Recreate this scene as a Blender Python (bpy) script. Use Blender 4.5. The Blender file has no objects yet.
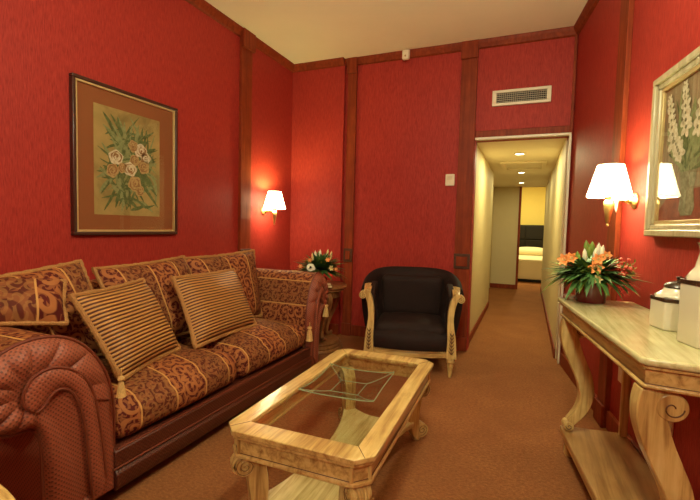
import bpy, bmesh, math, random
from mathutils import Vector, Matrix
random.seed(7)
C = bpy.context.scene.collection
PI = math.pi
H = 2.85
D = 4.054
XL = -2.411
XR, TA = 0.310, math.tan(0.1404)
SA, CA = math.sin(0.1404), math.cos(0.1404)
BACK_Y = -2.4

# ------------------------------------------------------------------ materials
class NT:
    def __init__(s, name):
        s.m = bpy.data.materials.new(name); s.m.use_nodes = True
        s.t = s.m.node_tree; s.n = s.t.nodes; s.l = s.t.links
        s.b = s.n['Principled BSDF']
    def node(s, typ, **kw):
        n = s.n.new(typ)
        for k, v in kw.items():
            if k.startswith('i_'):
                n.inputs[k[2:].replace('_', ' ')].default_value = v
            else: setattr(n, k, v)
        return n
    def link(s, a, b): s.l.new(a, b)
    def math(s, op, a, b=None, c=None, clamp=False):
        n = s.n.new('ShaderNodeMath'); n.operation = op; n.use_clamp = clamp
        for i, x in enumerate((a, b, c)):
            if x is None: continue
            if isinstance(x, (int, float)): n.inputs[i].default_value = x
            else: s.l.new(x, n.inputs[i])
        return n.outputs[0]
    def mix(s, f, a, b):
        n = s.n.new('ShaderNodeMix'); n.data_type = 'RGBA'
        for i, x in ((0, f), (6, a), (7, b)):
            if isinstance(x, (int, float)): n.inputs[i].default_value = x
            elif isinstance(x, tuple): n.inputs[i].default_value = (*x, 1) if len(x) == 3 else x
            else: s.l.new(x, n.inputs[i])
        return n.outputs[2]
    def ramp(s, f, stops):
        n = s.n.new('ShaderNodeValToRGB'); cr = n.color_ramp
        while len(cr.elements) < len(stops): cr.elements.new(.5)
        for e, (p, c) in zip(cr.elements, stops): e.position = p; e.color = (*c, 1)
        s.l.new(f, n.inputs[0]); return n.outputs[0]
    def coord(s, kind='Object', scale=(1, 1, 1), rot=(0, 0, 0)):
        tc = s.n.new('ShaderNodeTexCoord'); mp = s.n.new('ShaderNodeMapping')
        mp.inputs['Scale'].default_value = scale; mp.inputs['Rotation'].default_value = rot
        s.l.new(tc.outputs[kind], mp.inputs[0]); return mp.outputs[0]
    def noise(s, co, scale=5, detail=3, rough=.5, dist=0):
        n = s.n.new('ShaderNodeTexNoise'); n.inputs['Scale'].default_value = scale
        n.inputs['Detail'].default_value = detail; n.inputs['Roughness'].default_value = rough
        n.inputs['Distortion'].default_value = dist
        s.l.new(co, n.inputs['Vector']); return n.outputs['Fac']
    def bump(s, h, strength=.3, dist=.005):
        n = s.n.new('ShaderNodeBump'); n.inputs['Strength'].default_value = strength
        n.inputs['Distance'].default_value = dist
        s.l.new(h, n.inputs['Height']); s.l.new(n.outputs[0], s.b.inputs['Normal'])
    def col(s, c):
        if isinstance(c, tuple): s.b.inputs['Base Color'].default_value = (*c, 1)
        else: s.l.new(c, s.b.inputs['Base Color'])
        return s
    def set(s, rough=.5, metal=0, spec=None, coat=0, sheen=0, trans=0, ior=None):
        b = s.b.inputs
        b['Roughness'].default_value = rough; b['Metallic'].default_value = metal
        if spec is not None: b['Specular IOR Level'].default_value = spec
        b['Coat Weight'].default_value = coat; b['Coat Roughness'].default_value = .12
        b['Sheen Weight'].default_value = 0
        b['Transmission Weight'].default_value = trans
        if ior: b['IOR'].default_value = ior
        return s.m

def wallpaper(name, c1, c2):
    t = NT(name)
    f1 = t.noise(t.coord('Object', (48, 48, 5)), 4, 3, .6)
    f2 = t.noise(t.coord('Object', (1, 1, 1)), 2.2, 2)
    f = t.ramp(f1, [(.32, c1), (.66, c2)])
    t.col(t.mix(t.math('MULTIPLY', f2, .25), f, (c1[0]*.8, c1[1]*.8, c1[2]*.8)))
    t.bump(f1, .35, .004)
    return t.set(.55, spec=.22)

def wood(name, c1, c2, c3, axis=1, rough=.4, coat=.2, k=1.0, stains=.5):
    t = NT(name)
    sc = [26, 26, 26]; sc[axis] = 1.8
    f1 = t.noise(t.coord('Object', tuple(x*k for x in sc)), 1.6, 5, .62, .5)
    f2 = t.noise(t.coord('Object', (3, 3, 3)), 2.3, 3, .6)
    a = t.ramp(f1, [(.3, c1), (.52, c2), (.75, c3)])
    m = t.ramp(f2, [(.38, (0, 0, 0)), (.72, (1, 1, 1))])
    t.col(t.mix(t.math('MULTIPLY', m, stains), a, (c1[0]*.9, c1[1]*.8, c1[2]*.7)))
    t.bump(f1, .12, .002)
    return t.set(rough, spec=.4 if coat else .15, coat=coat)

def paisley(name, olive=.5, scale=1.0, off=0.0):
    """Woven scroll brocade laid out over the UVs (metres), in bands across V."""
    t = NT(name)
    tc = t.node('ShaderNodeUVMap')
    sep0 = t.node('ShaderNodeSeparateXYZ'); t.link(tc.outputs[0], sep0.inputs[0])
    # domain warp
    nz = t.node('ShaderNodeTexNoise'); nz.inputs['Scale'].default_value = 9; nz.inputs['Detail'].default_value = 1
    t.link(tc.outputs[0], nz.inputs['Vector'])
    vm = t.node('ShaderNodeVectorMath', operation='SUBTRACT'); t.link(nz.outputs['Color'], vm.inputs[0]); vm.inputs[1].default_value = (.5, .5, .5)
    vs = t.node('ShaderNodeVectorMath', operation='SCALE'); t.link(vm.outputs[0], vs.inputs[0]); vs.inputs['Scale'].default_value = .045
    va = t.node('ShaderNodeVectorMath', operation='ADD'); t.link(tc.outputs[0], va.inputs[0]); t.link(vs.outputs[0], va.inputs[1])
    def scroll(freq, k, arms, thr):
        sc = t.node('ShaderNodeVectorMath', operation='SCALE'); t.link(va.outputs[0], sc.inputs[0]); sc.inputs['Scale'].default_value = freq*scale
        sp = t.node('ShaderNodeSeparateXYZ'); t.link(sc.outputs[0], sp.inputs[0])
        cb = t.node('ShaderNodeCombineXYZ'); t.link(sp.outputs[0], cb.inputs[0]); t.link(sp.outputs[1], cb.inputs[1])
        v = t.node('ShaderNodeTexVoronoi', voronoi_dimensions='2D', feature='F1'); v.inputs['Scale'].default_value = 1
        v.inputs['Randomness'].default_value = .8
        t.link(cb.outputs[0], v.inputs['Vector'])
        d = t.node('ShaderNodeVectorMath', operation='SUBTRACT'); t.link(cb.outputs[0], d.inputs[0]); t.link(v.outputs['Position'], d.inputs[1])
        s2 = t.node('ShaderNodeSeparateXYZ'); t.link(d.outputs[0], s2.inputs[0])
        th = t.math('ARCTAN2', s2.outputs[1], s2.outputs[0])
        ln = t.node('ShaderNodeVectorMath', operation='LENGTH'); t.link(d.outputs[0], ln.inputs[0])
        cs = t.node('ShaderNodeSeparateColor'); t.link(v.outputs['Color'], cs.inputs[0])
        sgn = t.math('SIGN', t.math('SUBTRACT', cs.outputs[0], .5))
        th2 = t.math('MULTIPLY', th, sgn)
        ph = t.math('ADD', t.math('MULTIPLY', th2, arms), t.math('MULTIPLY', ln.outputs['Value'], k))
        s = t.math('SINE', t.math('ADD', ph, t.math('MULTIPLY', cs.outputs[1], 6.28)))
        n = t.node('ShaderNodeMapRange'); n.inputs['From Min'].default_value = thr-.25; n.inputs['From Max'].default_value = thr+.25
        t.link(s, n.inputs['Value']); return n.outputs[0]
    big = scroll(12.5, 13, 1, .15)
    small = scroll(27, 9, 2, .3)
    fine = t.math('MAXIMUM', t.math('MULTIPLY', big, .95), t.math('MULTIPLY', small, .55))
    # bands across V
    v = t.math('ADD', sep0.outputs[1], off)
    tri = t.math('PINGPONG', v, .19)
    band = t.math('GREATER_THAN', tri, .095)
    line = t.math('LESS_THAN', t.math('ABSOLUTE', t.math('SUBTRACT', tri, .095)), .0045)
    A = t.mix(fine, (.09, .008, .007), (.40, .145, .045))
    B = t.mix(t.math('SUBTRACT', 1, big), (.24, .078, .027), (.10, .018, .009))
    B = t.mix(t.math('MULTIPLY', small, .6), B, (.33, .15, .045))
    c = t.mix(band, A, B)
    c = t.mix(line, c, (.58, .30, .09))
    weave = t.noise(t.coord('UV', (1, 1, 1)), 420, 2)
    c = t.mix(t.math('MULTIPLY', weave, .22), c, (.05, .012, .004))
    t.col(c)
    t.bump(t.math('ADD', fine, t.math('MULTIPLY', weave, .5)), .35, .003)
    return t.set(.68, spec=.2)

def dotted(name, base, dot, size=.0085, rough=.55):
    t = NT(name)
    uv = t.node('ShaderNodeUVMap'); s = t.node('ShaderNodeSeparateXYZ'); t.link(uv.outputs[0], s.inputs[0])
    f = PI/size
    w = t.math('MULTIPLY', t.math('SINE', t.math('MULTIPLY', s.outputs[0], f)), t.math('SINE', t.math('MULTIPLY', s.outputs[1], f)))
    m = t.math('GREATER_THAN', w, .42)
    t.col(t.mix(t.math('MULTIPLY', m, .7), base, dot))
    t.bump(w, .3, .002)
    return t.set(rough, spec=.5, sheen=.1)

def striped(name):
    t = NT(name)
    uv = t.node('ShaderNodeUVMap'); s = t.node('ShaderNodeSeparateXYZ'); t.link(uv.outputs[0], s.inputs[0])
    w = t.math('SINE', t.math('MULTIPLY', s.outputs[0], 2*PI/.0185))
    c = t.ramp(t.math('MULTIPLY_ADD', w, .5, .5), [(.25, (.07, .02, .008)), (.55, (.40, .18, .045)), (.95, (.50, .25, .07))])
    t.col(c); t.bump(w, .5, .003)
    return t.set(.5, spec=.35, sheen=.2)

def plain(name, c, rough=.5, metal=0, spec=None, var=.12, scale=30, bump=0, **kw):
    t = NT(name)
    f = t.noise(t.coord('Object'), scale, 3)
    t.col(t.mix(f, tuple(x*(1-var) for x in c), tuple(min(1, x*(1+var)) for x in c)))
    if bump: t.bump(f, bump, .003)
    return t.set(rough, metal, spec, **kw)

def emis(name, c, strength):
    t = NT(name); t.col((.8, .8, .8))
    t.b.inputs['Emission Color'].default_value = (*c, 1); t.b.inputs['Emission Strength'].default_value = strength
    return t.m

M = {}
M['wall'] = wallpaper('red_wallpaper', (.28, .019, .014), (.45, .044, .027))
M['ceiling'] = plain('cream_plaster', (.86, .77, .58), .85, var=.04, scale=4)
M['redwood'] = wood('mahogany_trim_wood', (.16, .025, .008), (.25, .040, .012), (.33, .060, .017), 2, .5, .0)
M['carpet'] = None
t = NT('tan_carpet')
f1 = t.noise(t.coord('Object', (1, 1, 1)), 260, 3, .7); f2 = t.noise(t.coord('Object'), 3.2, 4, .6)
f3 = t.noise(t.coord('Object', (18, 30, 1)), 3, 5, .75)
t.col(t.mix(t.ramp(f3, [(.38, (0, 0, 0)), (.62, (.75, .75, .75))]), t.ramp(t.math('ADD', t.math('MULTIPLY', f1, .65), t.math('MULTIPLY', f2, .35)), [(.3, (.22, .076, .026)), (.7, (.46, .186, .064))]), (.19, .068, .026)))
t.bump(t.math('ADD', f1, t.math('MULTIPLY', t.noise(t.coord('Object'), 45, 4, .7), .6)), .7, .007); M['carpet'] = t.set(.95, spec=.1, sheen=.1)
M['beige'] = plain('beige_corridor_paint', (.62, .50, .27), .6, var=.04, scale=6)
M['yellow'] = plain('yellow_bedroom_paint', (.80, .60, .16), .7, var=.03, scale=6)
cw = ((.29, .145, .038), (.64, .44, .15), (.77, .60, .26))
M['cream_x'] = wood('antiqued_cream_wood_across', *cw, 0, .33, .35, 1, .35)
M['cream_y'] = wood('antiqued_cream_wood_along', *cw, 1, .33, .35, 1, .35)
M['cream_z'] = wood('antiqued_cream_wood_upright', *cw, 2, .33, .35, 1, .4)
M['glaze'] = plain('dark_umber_glaze', (.13, .05, .013), .5)
M['table_top'] = wood('antiqued_table_top', (.38, .28, .10), (.60, .47, .21), (.72, .60, .31), 1, .22, .5, 1, .3)
M['console_top'] = wood('console_top_wood_reflection_tint', (.44, .40, .17), (.64, .60, .31), (.74, .70, .41), 1, .22, .5, 1, .3)  # wood tinted greener and lighter to paint in the top's reflection
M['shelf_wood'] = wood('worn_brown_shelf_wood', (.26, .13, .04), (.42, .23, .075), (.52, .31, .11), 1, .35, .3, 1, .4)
M['darkwood'] = wood('dark_walnut', (.05, .018, .007), (.09, .034, .013), (.13, .05, .02), 1, .4, .3)
M['sidewood'] = wood('gilded_walnut', (.20, .075, .02), (.34, .145, .045), (.44, .21, .075), 2, .35, .4)
M['brass'] = plain('aged_brass', (.62, .42, .15), .42, 1.0, var=.08)
M['velvet'] = plain('black_brown_velvet', (.016, .0065, .005), .75, var=.35, scale=9, sheen=.12, spec=.25)
M['white'] = plain('cream_plastic', (.75, .66, .47), .4, var=.03)
M['dark'] = plain('dark_recess', (.03, .022, .015), .7)
M['paisley'] = paisley('red_gold_brocade')
M['paisley_seat'] = paisley('red_gold_brocade_seat', off=.05)
M['paisley_loose'] = paisley('gold_brocade_large', scale=.62, off=.02)
M['dots'] = dotted('bronze_dotted_fabric', (.27, .064, .028), (.05, .009, .005))
M['rail'] = dotted('shaded_bronze_rail_fabric', (.085, .018, .008), (.035, .006, .003), .0085, .38)  # bronze fabric, darkened partly to paint in the low light along the base
M['piping'] = plain('dark_red_piping', (.15, .03, .012), .45, bump=.3, scale=200)
M['stripe'] = striped('gold_striped_silk')
M['fringe'] = plain('gold_brush_fringe', (.36, .17, .045), .7, var=.5, scale=160, bump=.9)
M['tassel'] = plain('pale_gold_tassel', (.58, .36, .12), .6, var=.4, scale=120, bump=.8)
M['glass'] = None
t = NT('clear_table_glass'); t.col((.95, .98, .96)); M['glass'] = t.set(0.02, trans=1, ior=1.45)
def thin_glass(name, tint):
    t = NT(name)
    o = t.n['Material Output']
    tr = t.node('ShaderNodeBsdfTransparent'); tr.inputs[0].default_value = (*tint, 1)
    gl = t.node('ShaderNodeBsdfGlossy'); gl.inputs['Roughness'].default_value = .02
    lw = t.node('ShaderNodeLayerWeight'); lw.inputs['Blend'].default_value = .5
    fr = t.math('MULTIPLY_ADD', t.math('POWER', lw.outputs['Facing'], 5.0), .55, .022)
    mx = t.node('ShaderNodeMixShader'); t.link(fr, mx.inputs[0]); t.link(tr.outputs[0], mx.inputs[1]); t.link(gl.outputs[0], mx.inputs[2])
    t.link(mx.outputs[0], o.inputs['Surface']); return t.m
M['pane'] = thin_glass('picture_glass', (.97, .97, .95))
M['tglass'] = thin_glass('table_glass_sheet', (.96, .97, .94))
M['bowl_glass'] = thin_glass('green_tinted_glass', (.93, .97, .93))
M['glass_edge'] = plain('green_glass_edge', (.24, .33, .19), .1, spec=.9, var=.05)
M['shade'] = emis('lit_white_lampshade', (1, .90, .50), 15)
M['bulb'] = emis('lit_downlight_lens', (1, .88, .62), 14)
M['leaf'] = plain('dark_green_leaf', (.06, .15, .035), .45, var=.6, scale=14)
M['leaf2'] = plain('yellow_green_leaf', (.17, .26, .035), .5, var=.4, scale=14)
M['orange'] = plain('orange_lily_petal', (.85, .32, .09), .5, var=.15)
M['white_petal'] = plain('white_petal', (.85, .82, .62), .5, var=.05)
M['cream_petal'] = plain('cream_petal', (.82, .68, .30), .5, var=.1)
M['redberry'] = plain('red_berry', (.55, .05, .02), .4)
M['pot'] = plain('dark_red_glazed_pot', (.14, .012, .012), .2, spec=.6, coat=.4)
M['ceramic'] = plain('cream_glazed_ceramic', (.68, .62, .46), .15, spec=.6, var=.05, scale=12, coat=.5)
M['ceramic_band'] = plain('dark_brown_glaze_band', (.045, .022, .012), .25)
M['mat'] = plain('tan_picture_mat', (.29, .095, .030), .9, var=.03)
M['gold'] = plain('pale_gold_frame', (.62, .46, .20), .35, .3, var=.1)
M['frame_dark'] = plain('dark_brown_frame', (.055, .018, .010), .35, var=.2, coat=.3)
M['frame_silver'] = wood('silver_gilt_frame', (.33, .27, .14), (.50, .43, .26), (.62, .56, .38), 2, .35, .3, .5, .3)
def canvas(name, c1, c2, c3, sc):
    t = NT(name)
    f = t.noise(t.coord('Object', sc), 5, 5, .6, .4)
    t.col(t.ramp(f, [(.3, c1), (.5, c2), (.7, c3)])); t.bump(f, .1); return t.set(.7)
M['canvas_a'] = canvas('olive_gold_canvas', (.22, .16, .05), (.38, .27, .09), (.48, .33, .12), (1, 1, 1))
M['canvas_b'] = canvas('grey_draped_canvas', (.17, .11, .055), (.27, .19, .10), (.38, .29, .17), (9, 9, .7))
M['p_leaf'] = canvas('painted_green', (.05, .08, .02), (.10, .14, .04), (.2, .22, .08), (9, 9, 9))
M['p_leaf2'] = canvas('painted_pale_green', (.16, .2, .07), (.24, .27, .11), (.32, .33, .15), (9, 9, 9))
M['p_rose'] = canvas('painted_rose', (.34, .19, .075), (.47, .30, .12), (.58, .42, .19), (20, 20, 20))
M['p_rose2'] = canvas('painted_rose_core', (.20, .085, .03), (.31, .15, .05), (.42, .25, .09), (20, 20, 20))
M['p_white'] = canvas('painted_white', (.5, .40, .25), (.68, .58, .40), (.8, .72, .55), (9, 9, 9))
M['p_red'] = canvas('painted_red_cloth', (.16, .035, .015), (.25, .055, .02), (.3, .08, .03), (4, 4, 4))
M['p_vase'] = canvas('painted_vase', (.13, .12, .05), (.22, .2, .1), (.35, .32, .19), (9, 9, 9))
M['linen'] = plain('cream_bed_linen', (.74, .62, .38), .8, var=.04, scale=5)
M['leather'] = plain('dark_headboard_leather', (.012, .008, .005), .6, spec=.2)
M['book'] = plain('gold_brown_book_cloth', (.36, .22, .07), .5)
M['paper'] = plain('book_pages', (.62, .52, .32), .8)
M['flame_glass'] = plain('frosted_glass', (.85, .80, .62), .25)

# ------------------------------------------------------------------ mesh building
class MB:
    def __init__(s, T=None): s.v = []; s.f = []; s.mi = []; s.uv = {}; s.T = T or Matrix(); s.m = 0
    def add(s, vs, fs, uvs=None):
        o = len(s.v)
        for p in vs: s.v.append(s.T @ Vector(p))
        for k, f in enumerate(fs):
            s.f.append([i+o for i in f]); s.mi.append(s.m)
            if uvs: s.uv[len(s.f)-1] = [uvs[i] if not isinstance(uvs, dict) else uvs[(k, i)] for i in f]
        return s
    def box(s, lo, hi, R=None, n=None):
        x0, y0, z0 = lo; x1, y1, z1 = hi
        vs = [(x, y, z) for x in (x0, x1) for y in (y0, y1) for z in (z0, z1)]
        if R is not None: vs = [R @ Vector(p) for p in vs]
        return s.add(vs, [(0, 1, 3, 2), (4, 6, 7, 5), (0, 4, 5, 1), (2, 3, 7, 6), (0, 2, 6, 4), (1, 5, 7, 3)])
    def prism(s, pts, h0, h1, fn=lambda a, b, h: (a, b, h)):
        n = len(pts)
        vs = [fn(a, b, h0) for a, b in pts] + [fn(a, b, h1) for a, b in pts]
        fs = [tuple(range(n))[::-1], tuple(range(n, 2*n))] + [(i, (i+1) % n, n+(i+1) % n, n+i) for i in range(n)]
        return s.add(vs, fs)
    def lathe(s, prof, seg=24, c=(0, 0, 0), R=None, wob=None):
        vs = []; n = len(prof)
        for r, z in prof:
            for k in range(seg):
                a = 2*PI*k/seg
                rr = r*(wob(a, z) if wob else 1)
                p = Vector((rr*math.cos(a), rr*math.sin(a), z))
                if R is not None: p = R @ p
                vs.append(p+Vector(c))
        fs = [(i*seg+k, i*seg+(k+1) % seg, (i+1)*seg+(k+1) % seg, (i+1)*seg+k) for i in range(n-1) for k in range(seg)]
        if prof[0][0] > 1e-5: fs.append(tuple(range(seg))[::-1])
        if prof[-1][0] > 1e-5: fs.append(tuple(range((n-1)*seg, n*seg)))
        return s.add(vs, fs)
    def grid(s, fn, nu, nv, cu=False, cv=False, uvfn=None):
        vs = [fn(i/nu, j/nv) for i in range(nu+(0 if cu else 1)) for j in range(nv+(0 if cv else 1))]
        J = nv+(0 if cv else 1); I = nu+(0 if cu else 1)
        fs = []; uvs = {}
        for i in range(nu):
            for j in range(nv):
                a, b, c, d = i*J+j, ((i+1) % I)*J+j, ((i+1) % I)*J+(j+1) % J, i*J+(j+1) % J
                fs.append((a, b, c, d))
                if uvfn:
                    k = len(fs)-1
                    uvs[(k, a)] = uvfn(i/nu, j/nv); uvs[(k, b)] = uvfn((i+1)/nu, j/nv)
                    uvs[(k, c)] = uvfn((i+1)/nu, (j+1)/nv); uvs[(k, d)] = uvfn(i/nu, (j+1)/nv)
        return s.add(vs, fs, uvs if uvfn else None)
    def sweep(s, path, sec, up=(0, 0, 1), scale=None, closed=False, cap=True):
        """sec: 2D section (a along side, b along up-ish normal); scale list per path point (sa, sb)."""
        path = [Vector(p) for p in path]; n = len(path); up = Vector(up); m = len(sec); vs = []
        for i, p in enumerate(path):
            if closed: t = path[(i+1) % n]-path[i-1]
            else: t = path[min(i+1, n-1)]-path[max(i-1, 0)]
            t.normalize(); side = t.cross(up)
            if side.length < 1e-4: side = t.cross(Vector((1, .01, 0)))
            side.normalize(); nrm = side.cross(t)
            sa, sb = (1, 1) if scale is None else (scale[i] if isinstance(scale[i], tuple) else (scale[i], scale[i]))
            for a, b in sec: vs.append(p+side*a*sa+nrm*b*sb)
        fs = []
        for i in range(n if closed else n-1):
            for k in range(m):
                fs.append((i*m+k, i*m+(k+1) % m, ((i+1) % n)*m+(k+1) % m, ((i+1) % n)*m+k))
        if cap and not closed: fs += [tuple(range(m))[::-1], tuple(range((n-1)*m, n*m))]
        return s.add(vs, fs)
    def tube(s, path, r, seg=8, up=(0, 0, 1), closed=False):
        sec = [(math.cos(2*PI*k/seg), math.sin(2*PI*k/seg)) for k in range(seg)]
        sc = [r]*len(path) if not isinstance(r, (list, tuple)) else list(r)
        return s.sweep(path, sec, up, [(x, x) for x in sc], closed)
    def ball(s, c, r, n=8, sc=(1, 1, 1)):
        prof = [(math.sin(PI*k/n), -math.cos(PI*k/n)) for k in range(n+1)]
        prof[0] = (1e-6, -1); prof[-1] = (1e-6, 1)
        return s.lathe([(a*r, b*r) for a, b in prof], n*2, c, Matrix.Diagonal(Vector(sc)))
    def build(s, name, mats, parent=None, bevel=0, smooth=True, bseg=2, ang=40, sub=0):
        me = bpy.data.meshes.new(name); me.from_pydata([tuple(v) for v in s.v], [], s.f)
        if not isinstance(mats, (list, tuple)): mats = [mats]
        for m in mats: me.materials.append(m)
        me.polygons.foreach_set('material_index', s.mi)
        uvl = me.uv_layers.new(name='UVMap')
        for p in me.polygons:
            if p.index in s.uv:
                for li, uv in zip(p.loop_indices, s.uv[p.index]): uvl.data[li].uv = uv
            else:
                n = p.normal; a = max(range(3), key=lambda i: abs(n[i]))
                for li in p.loop_indices:
                    v = me.vertices[me.loops[li].vertex_index].co
                    uvl.data[li].uv = (v.z, v.y) if a == 0 else ((v.x, v.z) if a == 1 else (v.x, v.y))
        if not s.uv:
            bm = bmesh.new(); bm.from_mesh(me); bmesh.ops.recalc_face_normals(bm, faces=bm.faces); bm.to_mesh(me); bm.free()
        if smooth:
            me.polygons.foreach_set('use_smooth', [True]*len(me.polygons))
            try: me.set_sharp_from_angle(angle=math.radians(ang))
            except Exception: pass
        o = bpy.data.objects.new(name, me); C.objects.link(o)
        if parent: o.parent = parent
        if bevel:
            b = o.modifiers.new('bevel', 'BEVEL'); b.width = bevel; b.segments = bseg; b.limit_method = 'ANGLE'; b.angle_limit = math.radians(35)
            b.harden_normals = False
        if sub:
            b = o.modifiers.new('sub', 'SUBSURF'); b.levels = sub; b.render_levels = sub
        return o

def tag(o, label=None, cat=None, group=None, kind=None):
    if label: o['label'] = label
    if cat: o['category'] = cat
    if group: o['group'] = group
    if kind: o['kind'] = kind
    return o
def empty(name, loc, rz=0, label=None, cat=None, group=None):
    o = bpy.data.objects.new(name, None); C.objects.link(o); o.location = loc; o.rotation_euler = (0, 0, rz)
    o.empty_display_size = .05
    return tag(o, label, cat, group)
def struct(name, mb, m, parent=None, **kw):
    o = mb.build(name, m, parent, **kw)
    if not parent: o['kind'] = 'structure'
    return o
def copy_tree(o, parent=None):
    c = o.copy(); C.objects.link(c)
    if parent: c.parent = parent
    for ch in list(o.children): copy_tree(ch, c)
    return c
def cr(pts, n=8, closed=False):
    """Catmull-Rom through points (any dimension)."""
    P = [Vector(p) for p in pts]; out = []; N = len(P)
    for i in range(N if closed else N-1):
        if closed: p0, p1, p2, p3 = P[i-1], P[i], P[(i+1) % N], P[(i+2) % N]
        else: p0, p1, p2, p3 = P[max(i-1, 0)], P[i], P[i+1], P[min(i+2, N-1)]
        for k in range(n):
            t = k/n
            out.append(.5*((2*p1)+(p2-p0)*t+(2*p0-5*p1+4*p2-p3)*t*t+(3*p1-p0-3*p2+p3)*t**3))
    if not closed: out.append(P[-1])
    return out
def rw(y, off=0): return (XR+(D-y)*TA-off*CA, y-off*SA)     # a point on the right wall, off metres into the room

# ------------------------------------------------------------------ the room shell
T = .12
YC = 8.8       # end of the corridor
WL = Matrix.Translation((0, 0, 0))
def slab(name, lo, hi, m, **kw): return struct(name, MB().box(lo, hi), m, **kw)
XB = XR+(D-BACK_Y)*TA
# floor and ceiling
struct('floor', MB().box((-3.2, BACK_Y-T, -.1), (2.2, 13.1, 0)), M['carpet'])
struct('ceiling', MB().prism([(XL-T, BACK_Y-T), (XB+T+.1, BACK_Y-T), (XR+T, D+.0), (XR+T, D+T), (XL-T, D+T)], H, H+.1), M['ceiling'])
slab('wall_left', (XL-T, BACK_Y-T, 0), (XL, D+T, H), M['wall'])
# back wall with the doorway
DX0, DX1, DZ = -.482, .286, 1.965
b = MB(); b.box((XL, D, 0), (DX0, D+T, H)); b.box((DX0, D, DZ), (DX1, D+T, H)); b.box((DX1, D, 0), (XR+.15, D+T, H)); struct('wall_back', b, M['wall'])
# boxed-out corner panel
slab('wall_corner_panel', (XL, D-.045, 0), (-1.80, D-.0005, H), M['wall'])
b = MB(); b.prism([(XR, D), (XB, BACK_Y), (XB+T, BACK_Y), (XR+T, D)], 0, H); struct('wall_right', b, M['wall'])
slab('wall_behind', (XL-T, BACK_Y-T, 0), (XB+T, BACK_Y, H), M['wall'])

# crown mouldings, pilasters and baseboards (all structure trim)
tn = [0]
def trim(mb, m=None, **kw):
    tn[0] += 1; return struct('trim_%d' % tn[0], mb, m or M['redwood'], **kw)
crown = [(0, 0), (.045, 0), (.045, -.022), (.03, -.04), (.022, -.062), (0, -.07)]
def crown_run(p, q, nrm, name=None):
    """p,q wall-line points, nrm = unit vector into the room"""
    b = MB(); vs = []
    for P in (p, q):
        for a, c in crown: vs.append((P[0]+nrm[0]*a, P[1]+nrm[1]*a, H+c))
    n = len(crown)
    b.add(vs, [tuple(range(n))[::-1], tuple(range(n, 2*n))]+[(i, (i+1) % n, n+(i+1) % n, n+i) for i in range(n)])
    return trim(b)
crown_run((XL, BACK_Y), (XL, D-.045), (1, 0))
crown_run((XL, D-.045), (-1.80, D-.045), (0, -1))
crown_run((-1.80, D), (XR, D), (0, -1))
crown_run((XR, D), (XB, BACK_Y), (-CA, -SA))
def pilaster(px0, px1, face):     # on back wall
    b = MB(); b.box((px0, D-.03, 0), (px1, D, H-.0)); trim(b, bevel=.003)
    b = MB(); w = .006
    b.box((px0-w, D-.055, H-.155), (px1+w, D-.03, H)); trim(b, bevel=.004)       # capital block
    b = MB(); b.box((px0-.002, D-.042, .775), (px1+.002, D-.03, .915))
    trim(b, M['darkwood'], bevel=.003)
    b = MB(); b.box((px0+.02, D-.05, .80), (px1-.02, D-.042, .89)); trim(b, bevel=.006)  # raised square
    b = MB(); b.box((px0-.004, D-.05, 0), (px1+.004, D-.03, .13)); trim(b, bevel=.004)
pilaster(-1.765, -1.672, 0)
pilaster(-.632, -.49, 0)
# left wall pilaster
b = MB(); b.box((XL, 3.10, 0), (XL+.03, 3.25, H)); trim(b, bevel=.003)
b = MB(); b.box((XL+.03, 3.09, H-.155), (XL+.06, 3.26, H)); trim(b, bevel=.004)
b = MB(); b.box((XL+.03, 3.095, .775), (XL+.042, 3.255, .915)); trim(b, M['darkwood'], bevel=.003)
# right wall pilaster
def rwbox(y0, y1, o0, o1, z0, z1):
    b = MB(); b.prism([rw(y0, o0), rw(y1, o0), rw(y1, o1), rw(y0, o1)], z0, z1); return b
trim(rwbox(2.815, 2.955, 0, .028, 0, H), bevel=.003)
trim(rwbox(2.805, 2.965, .028, .055, H-.155, H), bevel=.004)
trim(rwbox(2.81, 2.96, .028, .045, 0, .13), bevel=.004)
# corner board, door header board
b = MB(); b.box((DX1, D-.022, 0), (XR-.004, D, H)); trim(b, bevel=.003)
b = MB(); b.box((-.487, D-.018, DZ+.018), (DX1, D, DZ+.078)); trim(b, bevel=.004)
# cream casing round the opening
b = MB(); b.box((-.487, D-.026, DZ-.004), (DX1+.012, D+.02, DZ+.018)); b.box((DX1-.004, D-.03, 0), (DX1+.014, D+.02, DZ)); trim(b, M['white'], bevel=.003)
# baseboards
def base(name, mb, m=None): return struct(name, mb, m or M['redwood'], bevel=.004)
base('baseboard_left', MB().box((XL, BACK_Y, 0), (XL+.016, 3.10, .11)))
b = MB(); b.box((-1.672, D-.018, 0), (-.632, D, .11)); b.box((XL, D-.063, 0), (-1.8, D-.045, .11)); base('baseboard_back', b)
base('baseboard_right', rwbox(BACK_Y, 2.81, 0, .018, 0, .11))
base('baseboard_right_far', rwbox(2.96, D-.03, 0, .018, 0, .11))

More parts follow.
